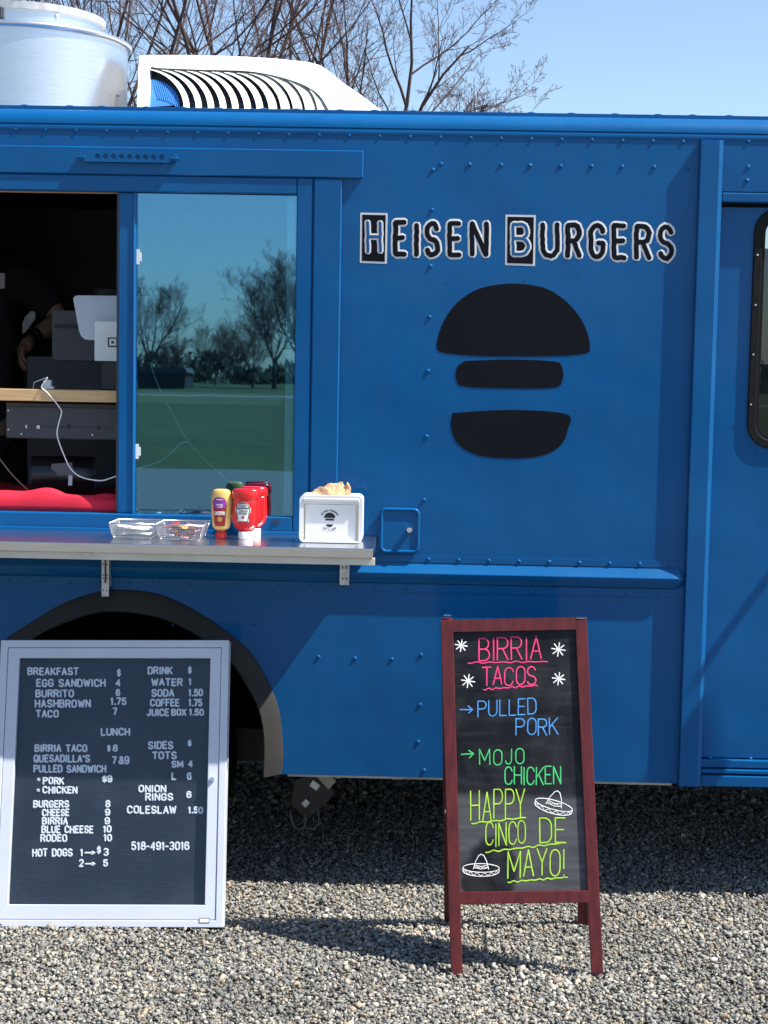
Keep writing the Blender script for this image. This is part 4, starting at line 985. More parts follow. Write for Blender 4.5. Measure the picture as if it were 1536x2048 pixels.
    # hands: palm plus five bent fingers
    def hand(w_, d, side, name='hand'):
        d = Vector(d).normalized(); s_ = Vector(side).normalized(); s_ = (s_-d*s_.dot(d)).normalized(); nrm = d.cross(s_)
        w_ = Vector(w_)
        J = [(*w_, .026, .020), (*(w_+d*.035), .036, .017), (*(w_+d*.075), .040, .015)]; E = [(0, 1), (1, 2)]
        for i, (off, ln) in enumerate(((-.030, .062), (-.010, .075), (.011, .070), (.030, .055))):
            b = w_+d*.080+s_*off; k = len(J)
            J += [(*b, .0095), (*(b+d*ln*.45+nrm*.012), .0085), (*(b+d*ln*.72+nrm*.035), .0078), (*(b+d*ln*.80+nrm*.056), .007)]
            E += [(2, k), (k, k+1), (k+1, k+2), (k+2, k+3)]
        b = w_+d*.03-s_*.035; k = len(J)
        J += [(*b, .012), (*(b+d*.028-s_*.022+nrm*.012), .0105), (*(b+d*.055-s_*.026+nrm*.022), .009)]; E += [(1, k), (k, k+1), (k+1, k+2)]
        return skin(name, J, E, M['skin'], 2)
    hand(wr, (wr-el)+Vector((0, -.05, -.10)), (0, 1, .1))
    hand((cx-.12, cy-.34, 1.70), (.9, -.4, -.1), (0, .5, 1))
    wv = (wr-el).normalized(); wc = el.lerp(wr, .90); a_ = wv.orthogonal().normalized(); b_ = wv.cross(a_)
    MB().tube([wc-wv*.011, wc+wv*.011], [.038, .037], 20).build('wristwatch', M['black_plastic'], PN, bevel=.003)
    a, b = atY(-12, 578, cy-.16), atY(8, 546, cy-.16)
    MB().solid([(a.x, cy-.152, a.z), (b.x, cy-.152, a.z+.004), (b.x, cy-.152, b.z), (a.x, cy-.152, b.z)], (0, .012, 0)).box(a.x+.004, b.x-.006, cy-.1535, cy-.152, (a.z+b.z)/2+.002, (a.z+b.z)/2+.006).build('shirt_badge', M['tub_pale'], PN)
cook()
q0 = atY(58, 640, .72)
tw = MB().solid([atY(x, y, 1.05) for x, y in ((62, 621), (71, 624), (70, 638), (52, 663), (44, 668), (44, 648), (49, 634))], (0, .012, 0)).build('towel', M['tub_pale'], None, bevel=.004)
tag(tw, 'small pale cloth held up beside the forearm of the person in the window', 'towel')

# ------------------------------------------------------------------ things on the shelf
def on_shelf(x, y): return atZ(x, y, sh_z)
def basket(FLb, FRb, FLt, FRt, BLt, label):
    fl_, fr_ = on_shelf(*FLb), on_shelf(*FRb)
    Yf = (fl_.y+fr_.y)/2
    tl, tr = atY(*FLt, Yf-.012), atY(*FRt, Yf-.012); zt_ = (tl.z+tr.z)/2
    dep = .135
    c = Vector(((fl_.x+fr_.x)/2, Yf+dep/2, sh_z))
    K = thing('wire_basket', label, 'basket', c, 'wire mesh baskets on the serving shelf')
    z0 = sh_z+.003
    bot = [Vector((fl_.x, Yf, z0)), Vector((fr_.x, Yf, z0)), Vector((fr_.x, Yf+dep, z0)), Vector((fl_.x, Yf+dep, z0))]
    top = [Vector((tl.x, Yf-.012, zt_)), Vector((tr.x, Yf-.012, zt_)), Vector((tr.x, Yf+dep+.012, zt_)), Vector((tl.x, Yf+dep+.012, zt_))]
    MB().tube(top+[top[0]], .0024, 6).tube(bot+[bot[0]], .0016, 6).tube([bot[0], top[0]], .0014, 5).tube([bot[1], top[1]], .0014, 5).tube([bot[2], top[2]], .0014, 5).tube([bot[3], top[3]], .0014, 5).build('basket_rim', M['wire'], K, smooth=True)
    m = MB()
    for s_ in range(4):
        a0, a1, b0, b1 = bot[s_], bot[(s_+1) % 4], top[s_], top[(s_+1) % 4]
        for i in range(1, 9):
            t = i/9; m.tube([a0.lerp(b0, t), a1.lerp(b1, t)], .0008, 4, False)
        nn = 26
        for i in range(1, nn):
            t = i/nn; m.tube([a0.lerp(a1, t), b0.lerp(b1, t)], .0007, 4, False)
    for i in range(1, 24): t = i/24; m.tube([bot[0].lerp(bot[1], t), bot[3].lerp(bot[2], t)], .0006, 4, False)
    for i in range(1, 20): t = i/20; m.tube([bot[0].lerp(bot[3], t), bot[1].lerp(bot[2], t)], .0006, 4, False)
    m.build('wire_mesh', M['wire'], K)
    return c, dep, fl_.x, fr_.x
def packet(c, L, Wd, T_, rot, mt, label, group, fold=0):
    n, k = 8, 5; m = MB()
    Rm = Matrix.Rotation(rot[2], 3, 'Z') @ Matrix.Rotation(rot[1], 3, 'Y') @ Matrix.Rotation(rot[0], 3, 'X')
    for s_ in (1, -1):
        for i in range(n+1):
            for j in range(k+1):
                u_, v_ = i/n*2-1, j/k*2-1
                z = s_*(T_*.5*(1-u_**4)*(1-v_**4)+.0003)+fold*u_*u_*.01
                m.v.append(tuple(Vector(c)+Rm @ Vector((u_*L/2, v_*Wd/2, z))))
    N2 = (n+1)*(k+1)
    for s_ in range(2):
        for i in range(n):
            for j in range(k):
                q = s_*N2+i*(k+1)+j; f = (q, q+k+1, q+k+2, q+1); m.f.append(f if s_ else tuple(reversed(f)))
    for i in range(n):
        for j in (0, k): q = i*(k+1)+j; m.f.append((q, q+k+1, q+k+1+N2, q+N2))
    for j in range(k):
        for i in (0, n): q = i*(k+1)+j; m.f.append((q, q+1, q+1+N2, q+N2))
    o = m.build('sauce_packet' if 'sauce' in label else 'cutlery_packet', mt, None, smooth=True)
    tag(o, label, 'packet', group); return o
c1 = basket((224.6, 1078), (303, 1078), (217.6, 1048), (313.7, 1048), (243, 1031), 'left wire mesh basket holding loose white paper packets')
c2 = basket((319.5, 1081), (398, 1082), (311, 1050), (406, 1051), (335, 1035), 'right wire mesh basket holding small red and yellow sauce packets')
rg = random.Random(11)
for i in range(9):
    packet((c1[0].x+rg.uniform(-.028, .028), c1[0].y+rg.uniform(-.03, .03), sh_z+.010+i*.0034), rg.uniform(.07, .095), .034, .003, (rg.uniform(-.16, .16), rg.uniform(-.13, .13), rg.uniform(-.7, .7)), M['paper'],
           'white paper packet lying in the left wire basket', 'white packets in the left basket', rg.uniform(-.4, .4))
spm = [('red', mat('red_foil', (.42, .03, .03), .35)), ('pink', mat('pink_foil', (.60, .20, .20), .4)), ('yellow', mat('yellow_foil', (.66, .42, .05), .4)), ('black', mat('black_foil', (.02, .02, .03), .35))]
for i, ci in enumerate((3, 0, 1, 3, 0, 1, 0, 2, 1, 0, 1, 3, 2, 0, 1, 0)):
    nm, mt = spm[ci]
    packet((c2[0].x+rg.uniform(-.036, .036), c2[0].y+rg.uniform(-.042, .042), sh_z+.010+i*.0022), .050, .026, .005, (rg.uniform(-.4, .4), rg.uniform(-.4, .4), rg.uniform(0, 3.1)), mt,
           nm+' foil sauce packet lying in the right wire basket', nm+' sauce packets in the right basket')

def on_bottle(cx, cy, a, bfun):
    def f(x, z):
        t = max(-.98, min(.98, (x-cx)/a(z)))
        return Vector((x, cy-bfun(z)*math.sqrt(1-t*t)-.0008, z))
    return f
def prof_at(prof):
    def f(z):
        for (r0, z0), (r1, z1) in zip(prof, prof[1:]):
            if z0 <= z <= z1: return r0+(r1-r0)*(z-z0)/max(1e-6, z1-z0)
        return prof[-1][0]
    return f
def patch(surf, rows, n=10, lift=.0):
    m = MB()
    for (z, a, b) in rows:
        for i in range(n+1): p = surf(a+(b-a)*i/n, z); m.v.append((p.x, p.y-lift, p.z))
    for j in range(len(rows)-1):
        for i in range(n): k = j*(n+1)+i; m.f.append((k, k+1, k+n+2, k+n+1))
    return m
def label_text(m, s, cx, z, wd, h, surf, lw, lift, rot=False):
    sf = lambda x, y: surf(x, z-y)+Vector((0, -lift, 0))
    text_px(m, s, cx-wd/2, cx+wd/2, -h/2, h/2, sf, Vector((0, -1, 0)), lw, .0003, rot180=rot)
def ketchup(px, pyb, Y, label, face=0.0):
    cx = atY(px, pyb, Y).x; b = Vector((cx, Y, sh_z))
    K = thing('ketchup_bottle', label, 'bottle', b, 'ketchup bottles on the serving shelf')
    H = .160
    autosmooth(MB().lathe(b, [(.020, .0), (.0225, .001), (.0232, .022), (.0215, .0245), (.01, .025)], 40).build('cap', M['white_plastic'], K), 40)
    pr = [(.0175, .0245), (.024, .029), (.036, .041), (.0425, .058), (.0435, .075), (.0425, .090), (.0415, .118), (.0405, .124), (.0435, .128), (.0445, .140), (.0435, .150), (.040, .156), (.032, .1585), (.005, .159)]
    fine = []
    for i in range(len(pr)-1):
        for k in range(3):
            t = k/3; fine.append((pr[i][0]+(pr[i+1][0]-pr[i][0])*t, pr[i][1]+(pr[i+1][1]-pr[i][1])*t))
    fine.append(pr[-1])
    o = MB().lathe(b, fine, 48, sy=.62).build('bottle_body', M['ketchup'], K, smooth=True)
    rf = prof_at([(r_, z+sh_z) for r_, z in pr])
    sf = on_bottle(cx, Y, rf, lambda z: rf(z)*.62)
    lx = cx-.006; z0 = sh_z
    def key(s_):
        return [(z0+.056-.002*(s_-1), lx-.0165*s_, lx+.0165*s_), (z0+.100, lx-.0235*s_, lx+.0235*s_), (z0+.1002, lx-.018*s_, lx+.018*s_), (z0+.108, lx-.018*s_, lx+.018*s_), (z0+.114, lx-.013*s_, lx+.013*s_), (z0+.117+.001*(s_-1)*8, lx-.005*s_, lx+.005*s_)]
    lab = patch(sf, key(1.08)).build('label', M['label_white'], K)
    patch(sf, key(.99), lift=.0004).build('label_border', M['label_grey'], lab)
    patch(sf, [(z0+.059, lx-.0135, lx+.0135), (z0+.096, lx-.0195, lx+.0195)], lift=.0008).build('label_face', M['label_white'], lab)
    patch(sf, [(z0+.1005, lx-.015, lx+.015), (z0+.111, lx-.0135, lx+.0135)], lift=.0008).build('label_face', M['label_white'], lab)
    m = MB(); label_text(m, 'HEINZ', lx, z0+.1055, .022, .0065, sf, .0014, .001); label_text(m, 'TOMATO', lx, z0+.0905, .028, .0055, sf, .0011, .001); label_text(m, 'KETCHUP', lx, z0+.0825, .026, .0055, sf, .0011, .001)
    m.build('label_lettering', M['ink'], lab)
    patch(sf, [(z0+.066, lx-.002, lx+.002), (z0+.068, lx-.0042, lx+.0042), (z0+.071, lx-.0045, lx+.0045), (z0+.074, lx-.002, lx+.002)], lift=.001).build('tomato_mark', M['red_plastic'], lab)
k2 = on_shelf(508, 1073); k1 = on_shelf(490, 1080)
ketchup(507, 1073, k2.y+.03, 'ketchup bottle half hidden behind the front ketchup bottle')
ketchup(491, 1078, k1.y+.028, 'front red ketchup bottle on white cap beside the mustard')
def mustard():
    Y = on_shelf(440, 1078).y+.02; cx = atY(442.5, 1050, Y).x; b = Vector((cx, Y, sh_z))
    K = thing('mustard_bottle', 'upside down yellow mustard bottle with red label and red cap', 'bottle', b)
    autosmooth(MB().lathe(b, [(.0165, 0), (.0175, .001), (.0165, .018), (.013, .020), (.012, .026)], 36).build('cap', M['red_plastic'], K), 40)
    pr = [(.012, .026), (.018, .028), (.0255, .034), (.0285, .042), (.0305, .070), (.0330, .115), (.0325, .130), (.0300, .143), (.0255, .152), (.018, .1555), (.004, .1565)]
    fine = []
    for i in range(len(pr)-1):
        for k in range(3):
            t = k/3; fine.append((pr[i][0]+(pr[i+1][0]-pr[i][0])*t, pr[i][1]+(pr[i+1][1]-pr[i][1])*t))
    fine.append(pr[-1])
    MB().lathe(b, fine, 48, sy=.66).build('bottle_body', M['mustard'], K, smooth=True)
    rf = prof_at([(r_, z+sh_z) for r_, z in pr]); sf = on_bottle(cx, Y, rf, lambda z: rf(z)*.66); z0 = sh_z; lx = cx-.003
    lab = patch(sf, [(z0+.040, lx-.014, lx+.014), (z0+.042, lx-.0165, lx+.0165), (z0+.105, lx-.0215, lx+.0215), (z0+.118, lx-.020, lx+.020)]).build('label', M['label_red'], K)
    rows = [(z0+.113+.019*math.sin(R(a)), lx-.0225*math.cos(R(a))-.001, lx+.0225*math.cos(R(a))-.001) for a in range(-80, 81, 10)]
    patch(sf, rows, lift=.0006).build('label_badge', M['label_purple'], lab)
    m = MB(); label_text(m, "GULDEN'S", lx, z0+.081, .033, .0095, sf, .0018, .0009, True); label_text(m, 'SPICY', lx, z0+.101, .018, .004, sf, .0008, .0012, True); label_text(m, 'BROWN', lx, z0+.1075, .020, .004, sf, .0008, .0012, True); label_text(m, 'MUSTARD', lx, z0+.124, .020, .003, sf, .0006, .0012, True)
    m.build('label_lettering', M['label_white'], lab)
    rows = [(z0+.062+.0078*math.sin(R(a)), lx-.0078*math.cos(R(a)), lx+.0078*math.cos(R(a))) for a in range(-80, 81, 16)]
    patch(sf, rows, lift=.0006).build('label_seal', M['label_gold'], lab)
mustard()
# napkin dispenser
def dispenser():
    yb = on_shelf(660, 1087).y; Yf = yb+.004
    L, Rr = atY(598.5, 1040, Yf).x, atY(725, 1040, Yf).x; z1 = atY(660, 991, Yf).z; z0 = sh_z
    cx = (L+Rr)/2
    K = thing('napkin_dispenser', 'white plastic napkin dispenser with printed card on the shelf end', 'napkin dispenser', (cx, Yf+.06, z0))
    hw = (Rr-L)/2
    def outl(y, s_=0): return rrect(L+s_, Rr-s_, z0+.002+s_, z1-s_, .016, y)
    MB().solid(outl(Yf+.016), (0, .095, 0)).build('dispenser_body', M['white_plastic'], K, bevel=.006, seg=3)
    wx0, wx1 = L+.012, Rr-.012; wz0, wz1 = z0+.018, z1-.026
    hole_ = [Vector((wx1, Yf, wz1)), Vector((wx0, Yf, wz1)), Vector((wx0, Yf, wz0-.012))] + [Vector((wx0+(wx1-wx0)*i/12, Yf, wz0-.012+.016*math.sin(math.pi*i/12))) for i in range(1, 12)] + [Vector((wx1, Yf, wz0-.012))]
    MB().solid(outl(Yf), (0, .014, 0), [hole_]).build('front_bezel', M['white_plastic'], K, bevel=.003, seg=3)
    MB().box(wx0-.002, wx1+.002, Yf-.003, Yf+.004, wz1+.004, wz1+.017).build('top_bar', M['grey_plastic'], K, bevel=.003)
    card = MB().box(wx0+.007, wx1-.010, Yf+.007, Yf+.0085, wz0-.010, wz1-.003).build('printed_card', M['paper'], K)
    MB().box(wx0, wx1, Yf+.0105, Yf+.013, wz0-.012, wz1).build('face_plate', M['chrome'], K)
    em = MB(); ex, ez = cx-.004, (wz0+wz1)/2-.002; Y = Yf+.0063
    N = Vector((0, -1, 0))
    em.solid([(ex+.0175*math.cos(R(180-15*i)), Y, ez+.010+.0165*math.sin(R(180-15*i))) for i in range(13)], (0, .0006, 0))
    em.solid(rrect(ex-.014, ex+.014, ez+.002, ez+.0075, .0025, Y, 3), (0, .0006, 0))
    em.solid([(ex-.0105, Y, ez-.010)] + [(ex+.0105*math.cos(R(180+15*i)), Y, ez-.010+.008*math.sin(R(180+15*i))) for i in range(1, 12)] + [(ex+.0105, Y, ez-.010)], (0, .0006, 0))
    def arc_text(s_, up):
        n_ = len(s_); rad_ = .030
        for i, ch in enumerate(s_):
            if ch == ' ': continue
            a = (90+(55-110*i/(n_-1))) if up else (270-(38-76*i/(n_-1)))
            ca_, sa_ = math.cos(R(a)), math.sin(R(a))
            o_ = Vector((ex+rad_*ca_, Y, ez+.003+rad_*sa_)); up_ = Vector((ca_, 0, sa_)) if up else Vector((-ca_, 0, -sa_)); ri = Vector((up_.z, 0, -up_.x))
            for pl in G[ch]: em.ribbon([o_+ri*(gx-.5)*.0028+up_*(gy-.5)*.0045 for gx, gy in pl], N, .0010, .0004)
    arc_text('HEISEN BURGERS', True); arc_text("LET'S COOK", False)
    em.build('card_print', M['ink'], card)
    # crumpled paper napkins on top
    a, b = atY(622, 990, Yf+.05), atY(701, 990, Yf+.05)
    m = MB(); nx_, ny_ = 22, 14; r2 = random.Random(4)
    prof = [(0, .002), (.10, .010), (.25, .020), (.45, .026), (.62, .028), (.70, .036), (.78, .033), (.84, .016), (.92, .034), (1.0, .020)]
    def pf(t):
        for (t0, h0), (t1, h1) in zip(prof, prof[1:]):
            if t <= t1: return h0+(h1-h0)*(t-t0)/(t1-t0)
        return prof[-1][1]
    for j in range(ny_+1):
        for i in range(nx_+1):
            u_, v_ = i/nx_, j/ny_
            e_ = (1-abs(2*v_-1)**2.2)
            m.v.append((a.x+(b.x-a.x)*u_+r2.uniform(-.0012, .0012), Yf+.02+.075*v_+.008*math.sin(u_*9+v_*2), z1+.001+pf(u_)*e_*(1+.2*math.sin(v_*11+u_*17))+r2.uniform(-.0026, .0026)*e_))
    for j in range(ny_):
        for i in range(nx_): k = j*(nx_+1)+i; m.f.append((k, k+1, k+nx_+2, k+nx_+1))
    o = m.build('paper_napkin', M['kraft'], None); o.modifiers.new('t', 'SOLIDIFY').thickness = .0012
    tag(o, 'crumpled brown paper napkin lying on top of the white dispenser', 'napkin')
dispenser()

# ------------------------------------------------------------------ letter board leaning on the truck
def letter_board():
    pb_r, pb_l = atZ(445, 1852), atZ(-12, 1858)
    yb = (pb_r.y+pb_l.y)/2-.004
    lean = .285; zt = .90
    P0 = Vector((0, yb, 0)); V = Vector((0, lean, 1)).normalized(); N = Vector((0, -1, lean)).normalized()
    f = plane_fn(P0, N)
    ra = .0215; X0 = Vector((1, 0, 0)); Xa = X0*math.cos(ra)+V*math.sin(ra); Va = V*math.cos(ra)-X0*math.sin(ra)
    P0 = Vector(((pb_r.x+pb_l.x)/2, yb, 0)); V = Va
    uv = lambda p: ((p-P0).dot(Xa), (p-P0).dot(Va))
    TR, BRr, TL = uv(f(459, 1279)), uv(f(445, 1850.6)), uv(f(3, 1281.4))
    K = thing('letter_board', 'silver framed black letter board menu leaning against the truck wheel arch', 'menu board', P0)
    xr = (TR[0]+BRr[0])/2; xl = TL[0]-.002
    L = (TR[1]+TL[1])/2
    at = lambda x, v, d=0.0: P0+Xa*x+Va*v-N*d
    off = -N*.055
    def fr(x0, x1, v0, v1, d): return [at(x0, v0, d), at(x1, v0, d), at(x1, v1, d), at(x0, v1, d)]
    ow = .023
    MB().solid(fr(xl, xr, 0.002, L, 0), off, [fr(xl+ow, xr-ow, ow, L-ow, 0)]).build('case_frame', M['board_white'], K, bevel=.002)
    pi = [f(39, 1316.6), f(421.7, 1315), f(408, 1809), f(14, 1810.5)]
    pi = [uv(p) for p in pi]
    px0 = (pi[0][0]+pi[3][0])/2; px1 = (pi[1][0]+pi[2][0])/2; v0 = (pi[2][1]+pi[3][1])/2; v1 = (pi[0][1]+pi[1][1])/2
    dr = MB().solid(fr(xl+ow+.0012, xr-ow-.0012, ow+.0012, L-ow-.0012, .003), -N*.02, [fr(px0, px1, v0, v1, .003)]).build('door_frame', M['board_white'], K, bevel=.002)
    MB().solid(fr(xl+.01, xr-.01, .01, L-.01, .026), -N*.02).build('felt_panel', M['felt'], K)
    MB().solid(fr(px0-.004, px1+.004, v0-.004, v1+.004, .010), -N*.003).build('cover_glass', M['clear'], dr)
    q = f(424.5, 1558.5)
    MB().tube([q-N*.002, q+N*.006], [.008, .007], 20).build('door_lock', M['chrome'], dr, bevel=.001)
    a, b = f(398, 1846), f(419, 1836)
    (ax_, va), (bx_, vb) = uv(a), uv(b)
    sk = MB().solid(fr(ax_, bx_, va, vb, -.0012), -N*.0012).build('maker_plate', M['charcoal'], K)
    MB().solid(fr(ax_+.002, bx_-.002, va+.002, vb-.002, -.0018), -N*.0005).build('plate_sticker', M['paper'], sk)
    sf = plane_fn(P0-N*.0258, N)
    sec = {'breakfast': [], 'drink': [], 'lunch': [], 'sides': [], 'burgers': [], 'phone': []}
    T_ = [('BREAKFAST', 180, 515, 245, 295, 'breakfast'), ('$', 765, 790, 253, 305, 'breakfast'), ('EGG SANDWICH', 238, 690, 320, 372, 'breakfast'), ('4', 755, 787, 322, 368, 'breakfast'), ('BURRITO', 232, 482, 390, 440, 'breakfast'), ('6', 757, 785, 385, 430, 'breakfast'),
     ('HASHBROWN', 228, 592, 455, 507, 'breakfast'), ('1.75', 722, 826, 442, 490, 'breakfast'), ('TACO', 235, 383, 522, 572, 'breakfast'), ('7', 737, 765, 508, 556, 'breakfast'),
     ('DRINK', 966, 1128, 240, 290, 'drink'), ('$', 1230, 1253, 236, 285, 'drink'), ('WATER', 990, 1193, 316, 366, 'drink'), ('1', 1232, 1252, 316, 362, 'drink'), ('SODA', 990, 1138, 386, 436, 'drink'), ('1.50', 1232, 1326, 385, 433, 'drink'), ('COFFEE', 982, 1173, 450, 500, 'drink'), ('1.75', 1232, 1322, 450, 498, 'drink'), ('JUICE', 960, 1105, 515, 563, 'drink'), ('BOX', 1120, 1217, 515, 560, 'drink'), ('1.50', 1236, 1332, 515, 560, 'drink'),
     ('LUNCH', 660, 850, 640, 690, 'lunch'), ('BIRRIA TACO', 227, 570, 748, 797, 'lunch'), ('$', 700, 722, 750, 795, 'lunch'), ('8', 738, 770, 750, 795, 'lunch'), ("QUESADILLA'S", 220, 588, 815, 865, 'lunch'), ('7', 733, 762, 825, 873, 'lunch'), ('&9', 775, 845, 825, 878, 'lunch'), ('PULLED SANDWICH', 220, 693, 882, 932, 'lunch'),
     ('PORK', 280, 418, 962, 1010, 'lunch'), ('$9', 667, 732, 950, 998, 'lunch'), ('CHICKEN', 278, 505, 1022, 1070, 'lunch'),
     ('SIDES', 968, 1132, 727, 778, 'sides'), ('$', 1227, 1252, 718, 762, 'sides'), ('TOTS', 995, 1155, 795, 845, 'sides'), ('SM', 1122, 1197, 855, 900, 'sides'), ('4', 1230, 1260, 853, 897, 'sides'), ('L', 1122, 1152, 930, 980, 'sides'), ('6', 1222, 1252, 930, 978, 'sides'), ('ONION', 905, 1085, 1015, 1063, 'sides'), ('RINGS', 948, 1130, 1068, 1117, 'sides'), ('6', 1218, 1250, 1055, 1100, 'sides'), ('COLESLAW', 830, 1152, 1150, 1202, 'sides'), ('1.50', 1228, 1327, 1155, 1200, 'sides'),
     ('BURGERS', 216, 450, 1115, 1163, 'burgers'), ('8', 688, 720, 1113, 1160, 'burgers'), ('CHEESE', 274, 453, 1170, 1218, 'burgers'), ('9', 685, 718, 1170, 1216, 'burgers'), ('BIRRIA', 275, 442, 1225, 1273, 'burgers'), ('9', 683, 717, 1224, 1270, 'burgers'), ('BLUE CHEESE', 270, 610, 1280, 1330, 'burgers'), ('10', 672, 727, 1278, 1325, 'burgers'), ('RODEO', 263, 438, 1336, 1385, 'burgers'), ('10', 676, 730, 1335, 1382, 'burgers'),
     ('HOT DOGS', 210, 473, 1430, 1482, 'burgers'), ('1', 522, 543, 1430, 1478, 'burgers'), ('>', 552, 622, 1432, 1478, 'burgers'), ('$', 632, 658, 1412, 1465, 'burgers'), ('3', 676, 710, 1428, 1478, 'burgers'), ('2', 515, 545, 1500, 1550, 'burgers'), ('>', 554, 622, 1505, 1551, 'burgers'), ('5', 673, 705, 1500, 1546, 'burgers'),
     ('518-491-3016', 857, 1237, 1385, 1440, 'phone')]
    mbs = {k: MB() for k in sec}
    for s_, a, b, c_, d, g in T_:
        hpx = d-c_
        text_px(mbs[g], s_, a/3.268+1.2, b/3.268-1.2, 1260+c_/3.268+1.2, 1260+d/3.268-1.2, sf, N, .0055, .0022, jit=.028, gap=.5)
    for (x, y) in ((253, 977), (250, 1047)):
        for k in range(5):
            a = R(90+72*k); cx_, cy_ = x/3.268, 1260+y/3.268
            mbs['lunch'].ribbon([sf(cx_, cy_), sf(cx_+3.2*math.cos(a), cy_-3.2*math.sin(a))], N, .0032, .002*rnd.uniform(.9, 1.1))
    for k, m in mbs.items(): m.build('menu_lettering', M['letters'], K)
letter_board()

# ------------------------------------------------------------------ chalkboard A-frame
def a_board():
    yF, yT, yR, H = -.722, -.490, -.262, .993
    P0 = Vector((0, yF, 0)); V = Vector((0, yT-yF, H)).normalized(); N = Vector((0, -V.z, V.y))
    f = plane_fn(P0, N)
    K = thing('chalkboard_sign', 'dark red wooden A-frame chalkboard with bright handwritten taco specials', 'chalkboard sign', (.34, (yF+yR)/2, 0))
    def leg(px, name='leg'): MB().solid([f(*p) for p in px], -N*.020).build(name, M['mahog'], K, bevel=.002)
    leg([(902, 1954), (925, 1952), (906, 1240), (881, 1240.5)]); leg([(1183, 1947), (1207, 1948), (1173.5, 1234), (1150, 1235)])
    t_ = .9
    MB().solid([f(904.5, 1264), f(1151.5, 1259), f(1150.5, 1234.2), f(903.5, 1239.2)], -N*.018).build('top_rail', M['mahog'], K, bevel=.0015)
    MB().solid([f(920.5, 1808.5), f(1178, 1805.5), f(1177, 1781), f(919.5, 1784)], -N*.018).build('bottom_rail', M['mahog'], K, bevel=.0015)
    g = plane_fn(P0-N*.011, N)
    pn = MB().solid([g(917, 1786), g(1180, 1783), g(1156, 1256), g(900, 1260)], -N*.004).build('chalk_panel', M['chalkboard'], K)
    # rear frame
    Vr = Vector((0, yT-yR, H)).normalized(); Nr = Vector((0, Vr.z, -Vr.y))
    for x0, x1 in ((.128, .095), (.545, .487)):
        MB().beam((x0, yR-.012, 0), (x1, yT+.022, H-.012), (.0165, 0, 0), Vector((0, Nr.y, Nr.z))*.010).build('leg', M['mahog'], K, bevel=.002)
    for z in (.235, .955):
        t = z/H; y = yR+(yT+.01-yR)*t
        MB().beam((.14-.03*t, y-.006, z), (.53-.05*t, y-.006, z), Vr*.016, Nr*.008).build('rear_rail', M['mahog'], K, bevel=.0015)
    MB().solid([Vector((.14, yR+(yT+.01-yR)*.24-.004, .238)), Vector((.53, yR+(yT+.01-yR)*.24-.004, .238)), Vector((.475, yT+.012, .96)), Vector((.105, yT+.012, .96))], (0, -.004, 0)).build('rear_panel', M['vinyl'], K)
    for x in (.096, .486):
        MB().box(x-.011, x+.011, yT-.002, yT+.022, H+.0005, H+.002).build('hinge', M['chrome'], K, bevel=.0005)
    for x in (.10, .528):
        z = .44; MB().beam((x, yF+(yT-yF)*z/H+.012, z), (x, yR+(yT-yR)*z/H-.012, z), (.0015, 0, 0), (0, 0, .006)).build('stay_bar', M['chrome'], K)
    sf = plane_fn(P0-N*.0106, N)
    C = lambda x, y: (860+x/2.6946, 1210+y/2.6946)
    rg = random.Random(21)
    def wr(m, s_, a, b, c_, d, w_, rise=0.0, jit=.05, gap=.32):
        w_ *= .90*rg.uniform(.92, 1.08)
        p, q = C(a, c_), C(b, d); text_px(m, s_, p[0], q[0], p[1], q[1], sf, N, w_, .0006, rise=rise, jit=jit, gap=gap, rg=rg)
    def line(m, pts, w_, wav=0.0, n=8):
        P = [C(*p) for p in pts]
        if wav:
            (x0, y0), (x1, y1) = P[0], P[-1]; k = 60
            P = [(x0+(x1-x0)*i/k, y0+(y1-y0)*i/k+wav*math.sin(i/k*n*2*math.pi+.6)*(.6+.4*math.sin(i*.21))) for i in range(k+1)]
        m.ribbon([sf(*p) for p in P], N, w_, .0006*rg.uniform(.9, 1.1))
    wd = .0037
    m = MB(); wr(m, 'BIRRIA', 262, 598, 180, 300, .0052, rise=-.02); line(m, [(205, 312), (632, 306)], wd, 1.6, 6); wr(m, 'TACOS', 280, 570, 338, 435, .0050, rise=-.03); line(m, [(288, 456), (578, 434)], .0036, 1.8, 7)
    m.build('pink_lettering', M['chalk_pink'], pn)
    m = MB(); line(m, [(162, 565), (226, 565)], wd); line(m, [(205, 545), (228, 565), (208, 583)], wd); wr(m, 'PULLED', 258, 572, 515, 600, .0040, rise=-.03); wr(m, 'PORK', 463, 687, 612, 700, .0042)
    m.build('blue_lettering', M['chalk_blue'], pn)
    m = MB(); line(m, [(168, 806), (232, 802)], wd); line(m, [(208, 784), (234, 802), (212, 824)], wd); wr(m, 'MOJO', 268, 505, 778, 860, .0040, gap=.45); wr(m, 'CHICKEN', 402, 705, 873, 967, .0042, rise=-.01)
    m.build('green_lettering', M['chalk_green'], pn)
    m = MB(); wr(m, 'HAPPY', 220, 512, 1008, 1165, .0046, rise=-.05); line(m, [(225, 1178), (515, 1146)], .0040, 1.5, 4); wr(m, 'CINCO', 298, 515, 1178, 1300, .0040, rise=-.05); wr(m, 'DE', 592, 728, 1148, 1280, .0044); line(m, [(300, 1332), (732, 1282)], .0040, 1.8, 7); wr(m, 'MAYO!', 420, 725, 1328, 1470, .0046, rise=-.05); line(m, [(420, 1494), (740, 1468)], .0040, 1.6, 7)
    m.build('lime_lettering', M['chalk_lime'], pn)
    for (x, y, r_) in ((168, 218, 33), (692, 240, 37), (205, 410, 36), (693, 398, 34)):
        m = MB()
        for k in range(4):
            a = R(45*k+8); line(m, [(x-r_*math.cos(a), y-r_*math.sin(a)), (x+r_*math.cos(a), y+r_*math.sin(a))], .0036)
        m.build('asterisk_drawing', M['chalk_white'], pn)
